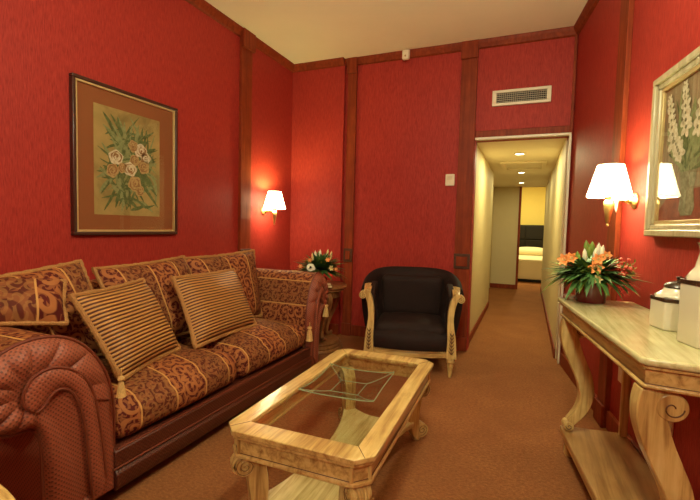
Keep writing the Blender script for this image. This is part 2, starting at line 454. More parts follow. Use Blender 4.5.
# ---- corridor
cx0, cx1, cz = -.505, .272, 1.985
slab('wall_corridor_left', (cx0-.08, D+T, 0), (cx0, 6.55, cz), M['beige'])
b = MB(); b.box((cx0-.08, 6.55, 0), (cx0-.03, 6.62, cz)); trim(b, M['darkwood'])
slab('wall_corridor_left_far', (-.76, 6.62, 0), (-.66, YC, cz), M['beige'])
slab('wall_corridor_nook', (-.66, 6.6, 0), (cx0-.08, 6.62, cz), M['beige'])
slab('wall_corridor_right', (cx1, D+T, 0), (cx1+.08, YC, cz), M['beige'])
slab('wall_corridor_end', (-.76, YC, 0), (-.168, YC+.1, 2.5), M['beige'])
slab('wall_corridor_end_right', (cx1, YC, 0), (1.7, YC+.1, 2.5), M['beige'])
b = MB(); b.box((-.76, YC, cz), (1.7, YC+.1, 2.5)); struct('wall_corridor_header', b, M['beige'])
slab('ceiling_corridor', (-.8, D+T, cz), (.42, YC, cz+.08), M['ceiling'])
b = MB(); b.box((-.36, 5.55, cz-.02), (.17, 5.62, cz)); b.box((-.36, 6.15, cz-.02), (.17, 6.22, cz)); b.box((-.36, 5.62, cz-.02), (-.31, 6.15, cz)); b.box((.12, 5.62, cz-.02), (.17, 6.15, cz))
trim(b, M['ceiling'], bevel=.004)
b = MB(); b.box((cx0, D+T, 0), (cx0+.012, 6.55, .085)); base('baseboard_corridor_left', b)
b = MB(); b.box((-.66, YC-.012, 0), (-.168, YC, .085)); base('baseboard_corridor_end', b)
b = MB(); b.box((cx1-.012, D+T, 0), (cx1, YC, .085)); base('baseboard_corridor_right', b)
b = MB(); b.box((-.19, YC-.02, 0), (-.15, YC+.12, cz)); trim(b)      # dark jamb of the bedroom door
# open cream door leaf just inside the opening
# ---- bedroom
slab('wall_bedroom_far', (-1.5, 12.6, 0), (1.7, 12.7, 2.5), M['yellow'])
slab('wall_bedroom_left', (-1.6, YC, 0), (-1.5, 12.7, 2.5), M['yellow'])
slab('wall_bedroom_right', (1.7, YC, 0), (1.8, 12.7, 2.5), M['yellow'])
slab('ceiling_bedroom', (-1.6, YC, 2.5), (1.8, 12.7, 2.6), M['ceiling'])

# bed
bed = empty('bed', (-.1, 10.1, 0), 0, 'cream made-up bed with dark headboard in the bedroom beyond the corridor', 'bed')
b = MB(); b.box((-.85, .06, .0), (.9, 2.2, .05)); b.build('bed_base', M['leather'], bed, bevel=.01)
def rbox(lo, hi, r, n=10, crown=0, uv=False, bulge=0, power=2):
    """rounded box, subdivided, as an MB"""
    lo = Vector(lo); hi = Vector(hi); c = (lo+hi)/2; h = (hi-lo)/2
    b = MB()
    bm = bmesh.new(); bmesh.ops.create_cube(bm, size=2)
    bmesh.ops.subdivide_edges(bm, edges=bm.edges, cuts=n, use_grid_fill=True)
    bm.verts.ensure_lookup_table()
    vs = []
    for v in bm.verts:
        # distribute so that the rounded edges get enough rings
        q = Vector([math.copysign(abs(x)**.75, x) for x in v.co])
        p = Vector([q[i]*h[i] for i in range(3)])
        inner = Vector([max(-(h[i]-r), min(h[i]-r, p[i])) for i in range(3)])
        d = p-inner
        if d.length > 1e-6: p = inner+d.normalized()*min(r, max(abs(x) for x in d)*1.0) if max(abs(x) for x in d) > 0 else p
        u, w, z = q
        if crown: p.z += crown*(1-abs(u)**2.5)*(1-abs(w)**2.5)*(1 if q.z > 0 else -.2)*abs(q.z)
        if bulge: p.x += bulge*math.copysign(1, q.x)*(1-w*w)*(1-z*z)*(abs(q.x) > .99)
        vs.append(p+c)
    b.add(vs, [tuple(v.index for v in f.verts) for f in bm.faces]); bm.free()
    return b
rbox((-.85, 0, .05), (.9, 2.1, .52), .06, 8).build('mattress', M['linen'], bed)
rbox((-.72, 1.45, .52), (-.22, 1.95, .70), .08, 8, .03).build('pillow', M['linen'], bed)
rbox((-.16, 1.45, .52), (.52, 1.95, .70), .08, 8, .03).build('pillow', M['linen'], bed)
b = MB(); b.box((-.95, 2.12, 0), (1.0, 2.24, 1.30)); b.build('headboard', M['leather'], bed, bevel=.03)
b = MB()
for k in range(4):
    for j in range(2): b.box((-.92+k*.48, 2.095, .56+j*.36), (-.46+k*.48, 2.12, .90+j*.36))
b.build('headboard_panel', M['leather'], bed, bevel=.02)

# ------------------------------------------------------------------ fixtures on walls and ceiling
def downlight(x, y, z, label, power, kind='spot', r=.045):
    e = empty('ceiling_downlight', (x, y, z), 0, label, 'ceiling light', 'recessed ceiling downlights')
    b = MB(); b.lathe([(r+.018, 0), (r+.018, -.006), (r+.006, -.010), (r, -.006), (r, 0)], 28); b.build('rim', M['white'], e)
    b = MB(); b.lathe([(1e-5, -.001), (r, -.002), (r, -.004), (1e-5, -.004)], 28); b.build('lens', M['bulb'], e)
    l = bpy.data.lights.new('downlight_beam', 'AREA'); l.shape = 'DISK'; l.size = r*2; l.energy = power; l.color = (1, .95, .50)
    l.spread = math.radians(180)
    lo = bpy.data.objects.new('downlight_beam', l); C.objects.link(lo); lo.location = (0, 0, -.015); lo.parent = e
    return e
downlight(-.125, 5.0, cz, 'lit round downlight in the corridor ceiling, nearest the doorway', 14)
downlight(-.13, 6.6, cz, 'lit round downlight in the middle of the corridor ceiling', 5)
downlight(-.15, 8.0, cz, 'lit round downlight in the corridor ceiling, nearest the bedroom', 3.5)
downlight(-.1, 10.9, 2.5, 'round downlight in the bedroom ceiling above the bed', 60)

# pendants added as fill to brighten ceiling and walls, out of frame
def fill_pendant(x, y, power, label):
    e = empty('added_fill_pendant', (x, y, H), 0, label, 'ceiling light', 'added fill pendants of the sitting room')
    b = MB(); b.lathe([(.06, 0), (.06, -.02), (.01, -.04), (1e-5, -.04)], 24); b.build('ceiling_rose', M['brass'], e)
    b = MB(); b.lathe([(.005, -.34), (.005, -.03)], 10); b.build('rod', M['brass'], e)
    b = MB(); b.lathe([(.13, -.49), (.17, -.43), (.16, -.37), (.10, -.34), (.012, -.335)], 32); b.build('lamp_bowl', thin_glass('pale_pendant_glass', (.97, .95, .9)), e)
    l = bpy.data.lights.new('pendant_fill', 'POINT'); l.shadow_soft_size = .10; l.energy = power; l.color = (.94, 1, .74)
    lo = bpy.data.objects.new('pendant_fill', l); C.objects.link(lo); lo.location = (0, 0, -.45); lo.parent = e
    return e
fill_pendant(-.22, 1.25, 74, 'added unseen fill pendant over the near end of the coffee table')
fill_pendant(.05, -1.4, 100, 'added unseen fill pendant behind the viewpoint')

# wall vent
v = empty('air_vent', (-.112, D, 2.322), 0, 'white rectangular air vent grille on the red wall above the doorway', 'vent')
b = MB()
for lo, hi in (((-.24, -.022, -.068), (.24, 0, -.044)), ((-.24, -.022, .044), (.24, 0, .068)), ((-.24, -.022, -.044), (-.205, 0, .044)), ((.205, -.022, -.044), (.24, 0, .044))): b.box(lo, hi)
b.build('vent_frame', M['white'], v, bevel=.003)
MB().box((-.205, -.004, -.044), (.205, 0, .044)).build('vent_backing', M['dark'], v)
b = MB()
for k in range(5): b.box((-.205, -.016, -.036+k*.017), (.205, -.010, -.0345+k*.017))
b.build('horizontal_louvre', M['white'], v)
b = MB()
for k in range(24): b.box((-.200+k*.0172, -.0185, -.044), (-.1985+k*.0172, -.0160, .044))
b.build('vertical_louvre', M['white'], v)

# thermostat
s = empty('thermostat', (-.702, D, 1.605), 0, 'small cream wall control on red wall left of the doorway', 'wall control')
rbox((-.042, -.018, -.055), (.042, 0, .055), .006, 4).build('housing', M['white'], s)
MB().box((-.025, -.0195, -.0), (.025, -.018, .035)).build('display_window', plain('control_window', (.66, .56, .38), .3), s)
b = MB()
for k in range(2): b.lathe([(.006, 0), (.006, .003), (1e-5, .003)], 12, (-.012+k*.024, -.018, -.026), Matrix.Rotation(PI/2, 3, 'X'))
b.build('button', M['white'], s)
# motion detector
s = empty('motion_detector', (-1.15, D-.045, H-.005), 0, 'small white motion detector on the crown moulding of the back wall', 'detector')
MB().box((-.03, -.012, -.055), (.03, 0, -.0)).build('bracket', M['white'], s, bevel=.004)
rbox((-.034, -.055, -.10), (.034, -.010, -.01), .014, 6).build('detector_body', M['white'], s)
MB().ball((0, -.054, -.07), .010, 6, (1, .4, 1)).build('sensor_lens', M['book'], s)
# outlets on right wall
def outlet(y, z, label):
    x, yy = rw(y)
    e = empty('wall_outlet', (x, yy, z), .1404-PI/2, label, 'outlet')
    # local +y = ... build in local frame where local -y points into the room
    rbox((-.038, -.010, -.055), (.038, 0, .055), .004, 4).build('cover_plate', M['white'], e)
    b = MB()
    for zz in (-.024, .024): b.lathe([(.015, 0), (.015, .002), (.012, .002), (.012, .0005), (1e-5, .0005)], 16, (0, -.010, zz), Matrix.Rotation(PI/2, 3, 'X'))
    b.build('socket', M['white'], e)
    return e
outlet(2.66, .385, 'cream power outlet low on the red wall behind the far end of the console')
outlet(2.12, .37, 'cream power outlet low on the red wall beside the near console leg')

# wall sconces
def sconce(loc, rz, label, power, out=.125, grp='brass wall lamps with white shades'):
    """local +x points out of the wall"""
    e = empty('wall_lamp', loc, rz, label, 'wall lamp', None)
    b = MB(); b.lathe([(.042, 0), (.044, .006), (.036, .014), (.020, .022), (.016, .034), (1e-5, .036)], 28, R=Matrix.Rotation(PI/2, 3, 'Y')); b.build('backplate', M['brass'], e)
    b = MB(); b.tube(cr([(.02, 0, 0), (.06, 0, .004), (.10, 0, .004), (out, 0, .0)], 6), [.009]*19, 10, (0, 1, 0)); b.ball((.045, 0, .003), .014, 6); b.build('arm', M['brass'], e)
    b = MB(); b.lathe([(1e-5, -.135), (.005, -.134), (.008, -.128), (.006, -.12), (.010, -.115), (.023, -.03), (.025, -.012), (.020, .0), (.014, .008), (.022, .014), (.024, .022), (1e-5, .024)], 24, (out, 0, 0)); b.build('holder', M['brass'], e)
    b = MB(); b.lathe([(.011, .024), (.011, .075), (.018, .09), (.022, .11), (.015, .135), (1e-5, .145)], 16, (out, 0, 0)); b.build('candle_bulb', emis('lamp_bulb', (1, .75, .42), 8), e)
    b = MB()
    z0, z1, r0, r1 = .022, .19, .108, .062
    b.lathe([(r0, z0), (r1, z1), (r1-.002, z1), (r0-.002, z0), (r0, z0)], 40, (out, 0, 0)); b.build('lamp_shade', M['shade'], e)
    for zz, rr in ((z0, r0), (z1, r1)):
        MB().tube([(out+rr*math.cos(2*PI*k/40), rr*math.sin(2*PI*k/40), zz) for k in range(40)], .0022, 6, closed=True).build('shade_rim', M['white'], e)
    b = MB()
    for k in range(3):
        a = 2*PI*k/3; b.tube([(out+.01*math.cos(a), .01*math.sin(a), z1-.03), (out+(r1-.002)*math.cos(a), (r1-.002)*math.sin(a), z1-.005)], .0015, 5)
    b.build('shade_spider', M['brass'], e)
    l = bpy.data.lights.new('lamp_glow', 'POINT'); l.energy = power; l.color = (.92, .95, .28); l.shadow_soft_size = .02
    lo = bpy.data.objects.new('lamp_glow', l); C.objects.link(lo); lo.location = (out, 0, .16); lo.parent = e
    l2 = l.copy(); l2.energy = power*.55
    lo = bpy.data.objects.new('lamp_glow', l2); C.objects.link(lo); lo.location = (out, 0, .03+.005); lo.parent = e
    # rods of crystal beside the holder
    b = MB(); b.lathe([(1e-5, -.075), (.005, -.06), (.008, -.01), (.004, 0), (1e-5, 0)], 8, (out-.02, .055, .01)); b.tube([(out-.0, 0, .012), (out-.02, .055, .012)], .003, 6); b.build('pendant_drop', M['flame_glass'], e)
    return e
sconce((XL, 3.50, 1.275), 0, 'lit brass wall lamp with white shade on the left wall near the corner', 14)
x, y = rw(2.63)
sconce((x, y, 1.315), PI+.1404, 'lit brass wall lamp with white shade on the right wall above the console', 4)

# ------------------------------------------------------------------ paintings
def disc(b, cx, cy, r, fn, h, n=14, sq=1, rot=0, wob=0):
    pts = []
    for k in range(n):
        a = 2*PI*k/n; rr = r*(1+wob*math.sin(5*a+rot))
        px, py = rr*math.cos(a), rr*sq*math.sin(a)
        pts.append((cx+px*math.cos(rot)-py*math.sin(rot), cy+px*math.sin(rot)+py*math.cos(rot)))
    b.prism(pts, h, h+.0006, fn)
def stroke(b, pts, w, fn, h):
    P = cr([(x, y, 0) for x, y in pts], 6); n = len(P); L = []; R_ = []
    for i, p in enumerate(P):
        t = (P[min(i+1, n-1)]-P[max(i-1, 0)]).normalized(); s_ = Vector((-t.y, t.x, 0))
        ww = w*math.sin(PI*(.06+.9*i/(n-1)))
        L.append(p+s_*ww); R_.append(p-s_*ww)
    for i in range(n-1):
        b.add([fn(q.x, q.y, h) for q in (L[i], L[i+1], R_[i+1], R_[i])], [(0, 1, 2, 3)])
def rect_frame(b, x0, x1, z0, z1, w, h0, h1, fn):
    for (a0, a1, c0, c1) in ((x0, x1, z0, z0+w), (x0, x1, z1-w, z1), (x0, x0+w, z0+w, z1-w), (x1-w, x1, z0+w, z1-w)):
        b.prism([(a0, c0), (a1, c0), (a1, c1), (a0, c1)], h0, h1, fn)

# left picture: local u -> +y, v -> z, h -> +x
e = empty('framed_picture', (XL, 1.98, 1.51), 0, 'dark framed painting of roses with a wide tan mat on the left wall', 'picture')
fn = lambda a, c, h: (h, a, c)
W2, H2 = .385, .455
b = MB(); rect_frame(b, -W2, W2, -H2, H2, .020, 0, .032, fn); b.build('frame', M['frame_dark'], e, bevel=.004)
b = MB(); rect_frame(b, -W2+.020, W2-.020, -H2+.020, H2-.020, .013, 0, .024, fn); b.build('inner_lip', M['gold'], e, bevel=.002)
b = MB(); b.prism([(-W2+.03, -H2+.03), (W2-.03, -H2+.03), (W2-.03, H2-.03), (-W2+.03, H2-.03)], .003, .012, fn); b.build('mat', M['mat'], e)
u0, u1, v0, v1 = -.25, .235, -.33, .33
b = MB(); b.prism([(u0, v0), (u1, v0), (u1, v1), (u0, v1)], .012, .0135, fn); b.build('canvas', M['canvas_a'], e)
rnd = random.Random(3)
b = MB(); 
def inside(p): return u0+.015 < p[0] < u1-.015 and v0+.012 < p[1] < v1-.012
for k in range(190):
    a = rnd.uniform(-.3, PI+.3) if k % 3 else rnd.uniform(PI, 2*PI)
    L = rnd.uniform(.10, .30); ox, oy = rnd.gauss(0, .07), rnd.gauss(-.05, .11)
    p1 = (ox+L*.5*math.cos(a), oy+L*.5*math.sin(a)); bend = rnd.uniform(-.5, .5)
    p2 = (ox+L*math.cos(a+bend), oy+L*math.sin(a+bend)*1.05)
    if not (inside(p1) and inside(p2)): continue
    b.m = rnd.choice((0, 0, 1)); stroke(b, [(ox, oy), p1, p2], rnd.uniform(.006, .016), fn, .0138+.00001*k)
b.build('painted_foliage', [M['p_leaf'], M['p_leaf2']], e, smooth=False)
for k, (cx, cy, r) in enumerate([(-.105, .03, .05), (-.13, -.055, .045), (.02, .12, .04), (.075, .10, .05), (.03, .03, .04), (.10, 0, .05), (-.005, -.03, .05), (.03, -.12, .052), (.065, -.16, .04), (.115, .06, .04), (-.06, -.03, .035)]):
    b = MB()
    b.m = 0; disc(b, cx, cy, r, fn, .0160+.0004*(k % 4), 20, .9, k, .09)
    for q, (rr, m) in enumerate(((.78, 1), (.66, 0), (.46, 1), (.34, 0), (.16, 1))):
        b.m = m; disc(b, cx+rnd.uniform(-.1, .1)*r, cy+rnd.uniform(-.1, .1)*r, r*rr, fn, .0180+.0009*q, 16, .85, k+q, .08)
    b.build('painted_rose', [M['p_rose'] if k % 3 else M['p_white'], M['p_rose2']], e, smooth=False)
b = MB(); b.prism([(-W2+.03, -H2+.03), (W2-.03, -H2+.03), (W2-.03, H2-.03), (-W2+.03, H2-.03)], .0235, .0245, fn); b.build('glass_pane', M['pane'], e)

# right picture: local u along wall toward the camera, h into the room
px_, py_ = rw(2.40)
e = empty('framed_picture', (px_, py_, 1.135), 0, 'silver gilt framed painting of white gladioli in a vase on the right wall', 'picture')
uw, hw = Vector((SA, -CA, 0)), Vector((-CA, -SA, 0))
fn = lambda a, c, h: tuple(uw*a+hw*h+Vector((0, 0, c)))
W, HH = 1.02, .722
b = MB(); rect_frame(b, 0, W, 0, HH, .030, 0, .040, fn); b.build('frame', M['frame_silver'], e, bevel=.005)
b = MB(); rect_frame(b, .028, W-.028, .028, HH-.028, .026, 0, .028, fn); b.build('frame_slope', M['frame_silver'], e, bevel=.006)
b = MB(); rect_frame(b, .053, W-.053, .053, HH-.053, .018, 0, .020, fn); b.build('inner_lip', M['gold'], e, bevel=.003)
i0, i1, j0, j1 = .068, W-.068, .068, HH-.068
b = MB(); b.prism([(i0, j0), (i1, j0), (i1, j1), (i0, j1)], .002, .008, fn); b.build('canvas', M['canvas_b'], e)
b = MB(); b.prism([(i0, j0), (i1, j0), (i1, j0+.11), (.55, j0+.13), (i0+.10, j0+.12), (i0, j0+.05)], .0082, .0086, fn); b.m = 0
b.prism([(.60, j0+.13), (i1, j0+.11), (i1, j1), (.72, j1)], .0082, .0086, fn)
b.build('painted_cloth', M['p_red'], e, smooth=False)
b = MB(); 
vp = [(.27, j0+.02), (.355, j0+.02), (.375, j0+.05), (.36, j0+.12), (.385, j0+.24), (.235, j0+.24), (.262, j0+.12), (.25, j0+.05)]
b.prism(vp, .0088, .0095, fn); b.build('painted_vase', M['p_vase'], e, smooth=False)
b = MB(); inside = lambda p: i0+.01 < p[0] < i1-.01 and j0+.05 < p[1] < j1-.01
for k in range(90):
    a = rnd.gauss(PI/2, .55); L = rnd.uniform(.16, .46); bend = rnd.uniform(-.25, .25)
    ox = .31+rnd.gauss(0, .03); oy = j0+.20
    p1 = (ox+L*.5*math.cos(a), oy+L*.5*math.sin(a)); p2 = (ox+L*math.cos(a+bend), oy+L*math.sin(a+bend))
    if not (inside(p1) and inside(p2)): continue
    b.m = rnd.choice((0, 1, 1)); stroke(b, [(ox, oy), p1, p2], rnd.uniform(.006, .015), fn, .0097+.00002*k)
b.build('painted_foliage', [M['p_leaf'], M['p_leaf2']], e, smooth=False)
k = 0
for sx, sy, tx, ty in ((.18, j0+.34, .12, j1-.05), (.28, j0+.38, .25, j1-.03), (.37, j0+.36, .42, j1-.04), (.46, j0+.30, .60, j1-.12), (.24, j0+.28, .17, j0+.37)):
    for q in range(7):
        f = q/6; cx = sx+(tx-sx)*f; cy = sy+(ty-sy)*f; r = .046*(1-.55*f)*rnd.uniform(.75, 1.15)
        b = MB()
        for w in range(5):
            a = 2*PI*w/5+q
            disc(b, cx+r*.6*math.cos(a), cy+r*.6*math.sin(a), r*.55, fn, .0118+.0004*w, 10, .6, a)
        b.m = 1; disc(b, cx, cy, r*.2, fn, .0145, 8)
        b.build('painted_blossom', [M['p_white'], M['p_vase']], e, smooth=False)
b = MB(); b.prism([(i0-.01, j0-.01), (i1+.01, j0-.01), (i1+.01, j1+.01), (i0-.01, j1+.01)], .0195, .0205, fn); b.build('glass_pane', M['pane'], e)

# ------------------------------------------------------------------ sofa
sofa = empty('sofa', (-1.9, 2.0, 0), 0, 'large roll-arm sofa in red and gold scroll brocade along the left wall', 'sofa')
sofa_T = Matrix.Translation((1.9, -2.0, 0))
def SB(): return MB(sofa_T)
Y0, Y1 = 1.175, 2.785        # inner faces of the arms
XF = -1.5                    # front plane
# base and back
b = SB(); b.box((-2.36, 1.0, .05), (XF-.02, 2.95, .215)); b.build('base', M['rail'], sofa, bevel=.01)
rail_sec = [(XF-.03, .222), (XF-.004, .222), (XF+.012, .212), (XF+.012, .150), (XF+.002, .142), (XF+.010, .134), (XF+.022, .122), (XF+.022, .070), (XF+.010, .052), (XF-.03, .05)]
b = SB()
def rail(b, sec, y0, y1):
    n = len(sec); b.add([(x, y0, z) for x, z in sec]+[(x, y1, z) for x, z in sec], [tuple(range(n))[::-1], tuple(range(n, 2*n))]+[(i, (i+1) % n, n+(i+1) % n, n+i) for i in range(n)])
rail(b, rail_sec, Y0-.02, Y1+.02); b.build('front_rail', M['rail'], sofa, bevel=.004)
b = SB(); b.tube([(XF+.013, Y0-.03, .146), (XF+.013, Y1+.03, .146)], .0045, 8); b.build('rail_piping', M['piping'], sofa)
b = SB(); b.tube([(XF+.004, Y0-.005, .218), (XF+.004, Y1, .218)], .0045, 8); b.build('rail_piping', M['piping'], sofa)
rb = rbox((-2.37, .80, .05), (-2.20, 3.05, .80), .05, 10); rb.v = [sofa_T @ v for v in rb.v]; rb.build('back_frame', M['paisley'], sofa)
for (fx, fy) in ((-2.3, .95), (-2.3, 3.0), (-1.62, 1.02), (-1.62, 2.93)):
    b = SB(); b.lathe([(.022, 0), (.032, .012), (.034, .03), (.028, .05)], 16, (fx, fy, 0)); b.build('foot', M['darkwood'], sofa)
# seat cushions
for (a0, a1, m) in ((Y0+.002, 1.981, 'paisley_seat'), (1.985, Y1-.002, 'paisley_seat')):
    rb = rbox((-2.22, a0, .218), (XF-.006, a1, .395), .065, 16, .058, bulge=.028)
    rb.v = [sofa_T @ v for v in rb.v]
    cu = rb.build('seat_cushion', M[m], sofa)

arm_prof = [(0, .06), (0, .25), (0, .40), (.02, .52), (.065, .625), (.125, .70), (.20, .742), (.29, .745), (.37, .705), (.42, .63), (.43, .55), (.395, .48), (.33, .445), (.27, .435), (.245, .38), (.24, .25), (.24, .06)]
def arm(yin, sgn, s, topz):
    kz = topz/.745
    prof = [(p[0]*s, .06+(p[1]-.06)*((topz-.06)/(.745-.06))) for p in arm_prof]
    P = cr([(a, c, 0) for a, c in prof], 5)
    n = len(P); L = [0]
    for i in range(1, n): L.append(L[-1]+(P[i]-P[i-1]).length)
    xb, xf = -2.36, XF-.03
    b = SB()
    nx = 10
    def f(u, v):
        i = min(n-1, round(u*(n-1))); p = P[i]; return (xb+(xf-xb)*v, yin+sgn*(-1)*(-p.x) if False else yin+sgn*p.x, p.y)
    g = lambda u, v: (xb+(xf-xb)*v, L[min(n-1, round(u*(n-1)))]+.0)
    b.grid(f, n-1, nx, uvfn=g)
    for q in range(len(b.f)):
        if q//nx > (n-1)*.52: b.mi[q] = 1
    arm_o = b.build('arm', [M['paisley'], M['dots']], sofa)
    # ---- padded front panel
    b = SB()
    Q = cr([(a, c, 0) for a, c in prof], 14); Q = Q[:-1]+[Vector((.16*s, .06, 0)), Vector((.08*s, .06, 0))]
    N = len(Q); cxs, czs = .285*s, .06+(.575-.06)*((topz-.06)/(.745-.06))
    rings = 9; vs = []
    for r in range(rings+1):
        t_ = r/rings
        for i, p in enumerate(Q):
            if p.y > .40: sk = Vector((cxs, czs, 0))
            else:
                f_ = max(0, (p.y-.06)/.34); sk = Vector((.12*s+(cxs-.12*s)*f_**3, max(.10, p.y)+(czs-max(.10, p.y))*f_**4, 0))
            q = p.lerp(sk, t_*.97)
            ang = math.atan2(p.y-czs, p.x-cxs)
            pleat = 0
            if p.y > .42: pleat = (.020*abs(math.sin(ang*5.5+.4))**.5-.008)*math.sin(PI*min(1, t_*1.5))
            x = -1.53+.030*math.sqrt(max(0, 1-(1-min(1, t_*3.2))**2))+ .014*math.sin(PI*min(1, t_*1.1)) + (pleat if t_ < .7 else 0)
            vs.append((x, yin+sgn*q.x, q.y))
    fs = [(r*N+i, r*N+(i+1) % N, (r+1)*N+(i+1) % N, (r+1)*N+i) for r in range(rings) for i in range(N)]
    fs.append(tuple(range(rings*N, (rings+1)*N)))
    b.add(vs, fs)
    pn = b.build('arm_front', M['dots'], arm_o)
    b = SB(); b.add([(xb, yin+sgn*p.x, p.y) for p in Q], [tuple(range(N))]); b.build('arm_back_cover', M['dots'], arm_o)
    # outline piping
    b = SB(); b.tube([(-1.525, yin+sgn*p.x, p.y) for p in P], .006, 8, (1, 0, 0)); b.build('piping', M['piping'], arm_o)
    # raised scroll band: from the scroll eye, over and down the inner edge into the rail
    sc = lambda d, z: (d*s/1.15, .06+(z-.06)*((topz-.06)/(.735-.06)))
    outer = [(.335, .515), (.355, .54), (.352, .585), (.32, .625), (.265, .637), (.205, .615), (.150, .565), (.115, .49), (.098, .40), (.085, .31), (.075, .22), (.068, .14)]
    inner = [(.335, .515), (.315, .503), (.29, .515), (.265, .545), (.235, .553), (.200, .53), (.172, .475), (.155, .40), (.143, .31), (.135, .22), (.128, .14), (.122, .075)]
    O = cr([(*sc(*p), 0) for p in outer], 6); I = cr([(*sc(*p), 0) for p in inner], 6)
    xx = -1.484
    b = SB(); nn = len(O)
    b.grid(lambda u, v: (xx+.016*math.sin(PI*v)**.6, yin+sgn*(O[round(u*(nn-1))].x*(1-v)+I[round(u*(nn-1))].x*v), O[round(u*(nn-1))].y*(1-v)+I[round(u*(nn-1))].y*v), nn-1, 6,
           uvfn=lambda u, v: (O[round(u*(nn-1))].y*(1-v)+I[round(u*(nn-1))].y*v, O[round(u*(nn-1))].x*(1-v)+I[round(u*(nn-1))].x*v))
    b.build('scroll_band', M['dots'], arm_o)
    for Z in (O, I):
        b = SB(); b.tube([(xx+.004, yin+sgn*p.x, p.y) for p in Z], .0055, 8, (1, 0, 0)); b.build('scroll_piping', M['piping'], arm_o)
    return arm_o
arm(Y0, -1, 1.15, .735)
arm(Y1, 1, .74, .768)

# tassels
def tassel(x, y, z, L=.10, par=sofa, k=1):
    b = SB(); b.tube([(x, y, z+.03), (x, y, z)], .003, 6)
    b.lathe([(1e-5, 0), (.010*k, -.004), (.013*k, -.014), (.007*k, -.024), (.009*k, -.030), (.012*k, -.045), (.016*k, -L+.01), (.018*k, -L), (1e-5, -L)], 20, (x, y, z), wob=lambda a, zz: 1+.10*math.sin(9*a))
    return b.build('tassel', M['tassel'], par)
tassel(XF+.045, 1.155, .535, .085)
tassel(XF+.015, Y1-.01, .385, .11, k=1.5)
tassel(XF+.015, 3.045, .51, .10, k=1.5)

# ---- pillows (each lies on the sofa: a thing of its own)
def pillow(name, corners, thick, mat, label, cat, group=None, fringe=.012, rot_uv=False, ear=.05, n=18, back=None):
    TL, TR, BR, BL = [Vector(c) for c in corners]
    c = (TL+TR+BR+BL)/4
    nrm = (TR-TL).cross(TL-BL).normalized()
    if nrm.x < 0: nrm = -nrm
    wid = ((TR-TL).length+(BR-BL).length)/2; hei = ((TL-BL).length+(TR-BR).length)/2
    def pt(u, v, sgn):
        # concave sides, ears at the corners
        a, d = 2*u-1, 2*v-1
        uu = .5+.5*a*(1-ear*(1-d*d)); vv = .5+.5*d*(1-ear*(1-a*a))
        top = TL.lerp(TR, uu); bot = BL.lerp(BR, uu); p = bot.lerp(top, vv)
        h = ((1-a**4)*(1-d**4))**.55
        wr = .006*math.sin(7*a+3*d)*h*(1-h*.5)
        return p+nrm*sgn*(thick/2*h+wr)-c
    e = MB()
    for sgn in (1, -1):
        e.grid(lambda u, v: pt(u, v, sgn), n, n, uvfn=lambda u, v: ((v*hei, u*wid) if not rot_uv else (u*wid, v*hei)))
    body = e.build(name, mat); body.location = c; tag(body, label, cat, group)
    if fringe:
        ring = [pt(k/16, 0, 0) for k in range(16)]+[pt(1, k/16, 0) for k in range(16)]+[pt(1-k/16, 1, 0) for k in range(16)]+[pt(0, 1-k/16, 0) for k in range(16)]
        ring = [ring[i].lerp(ring[(i+1) % 64], t_) for i in range(64) for t_ in (0, .5)]
        f = MB(); rr = random.Random(5)
        f.tube(ring, [fringe*rr.uniform(.78, 1.2) for _ in ring], 8, nrm, closed=True)
        f.build('fringe', M['fringe'], body)
    return body
# three large back cushions
pillow('back_cushion', [(-2.13, .83, .87), (-2.09, 1.43, .935), (-1.95, 1.55, .47), (-1.93, .95, .46)], .17, M['paisley'], 'fringed brocade back cushion at the near end of the sofa, half hidden by striped pillow', 'cushion')
pillow('back_cushion', [(-2.13, 1.53, .885), (-2.12, 2.16, .915), (-1.93, 2.20, .45), (-1.93, 1.56, .45)], .17, M['paisley'], 'fringed brocade back cushion in the middle of the sofa', 'cushion')
pillow('back_cushion', [(-2.11, 2.14, .905), (-2.02, 2.80, .935), (-1.92, 2.775, .42), (-1.94, 2.22, .44)], .17, M['paisley'], 'fringed brocade back cushion beside the far arm of the sofa', 'cushion')
pillow('throw_pillow', [(-1.81, 1.195, .815), (-1.96, 1.69, .822), (-1.74, 1.74, .450), (-1.64, 1.30, .437)], .15, M['stripe'], 'gold striped fringed pillow leaning nearest the near sofa arm', 'pillow', fringe=.013)
pillow('throw_pillow', [(-1.90, 1.850, .820), (-1.95, 2.46, .814), (-1.72, 2.42, .442), (-1.70, 1.82, .442)], .15, M['stripe'], 'gold striped fringed pillow leaning between the middle and far back cushions', 'pillow', fringe=.013)
pillow('loose_cushion', [(-2.03, .87, .885), (-1.90, 1.23, .87), (-1.80, 1.17, .70), (-1.83, .80, .765)], .12, M['paisley_loose'], 'brocade cushion with large scrolls lying over the near sofa arm', 'cushion', fringe=.010)

# ------------------------------------------------------------------ coffee table
CT = (-.709, 1.727)
tb = empty('coffee_table', (*CT, 0), math.radians(1.3), 'cream antiqued coffee table with a glass top and scrolled legs', 'coffee table')
hx, hy, zt = .283, .553, .42
def octo(hx, hy, c): return [(-hx+c, -hy), (hx-c, -hy), (hx, -hy+c), (hx, hy-c), (hx-c, hy), (-hx+c, hy), (-hx, hy-c), (-hx, -hy+c)]
def ring8(b, o, i, z0, z1):
    n = 8; vs = [(*p, z0) for p in o]+[(*p, z1) for p in o]+[(*p, z0) for p in i]+[(*p, z1) for p in i]
    fs = []
    for k in range(n):
        q = (k+1) % n
        fs += [(k, q, n+q, n+k), (2*n+k, 3*n+k, 3*n+q, 2*n+q), (n+k, n+q, 3*n+q, 3*n+k), (k, 2*n+k, 2*n+q, q)]
    b.add(vs, fs)
inn = lambda e=0: [(-.212+e, -.468+e)]*0
gx, gy = .212, .466
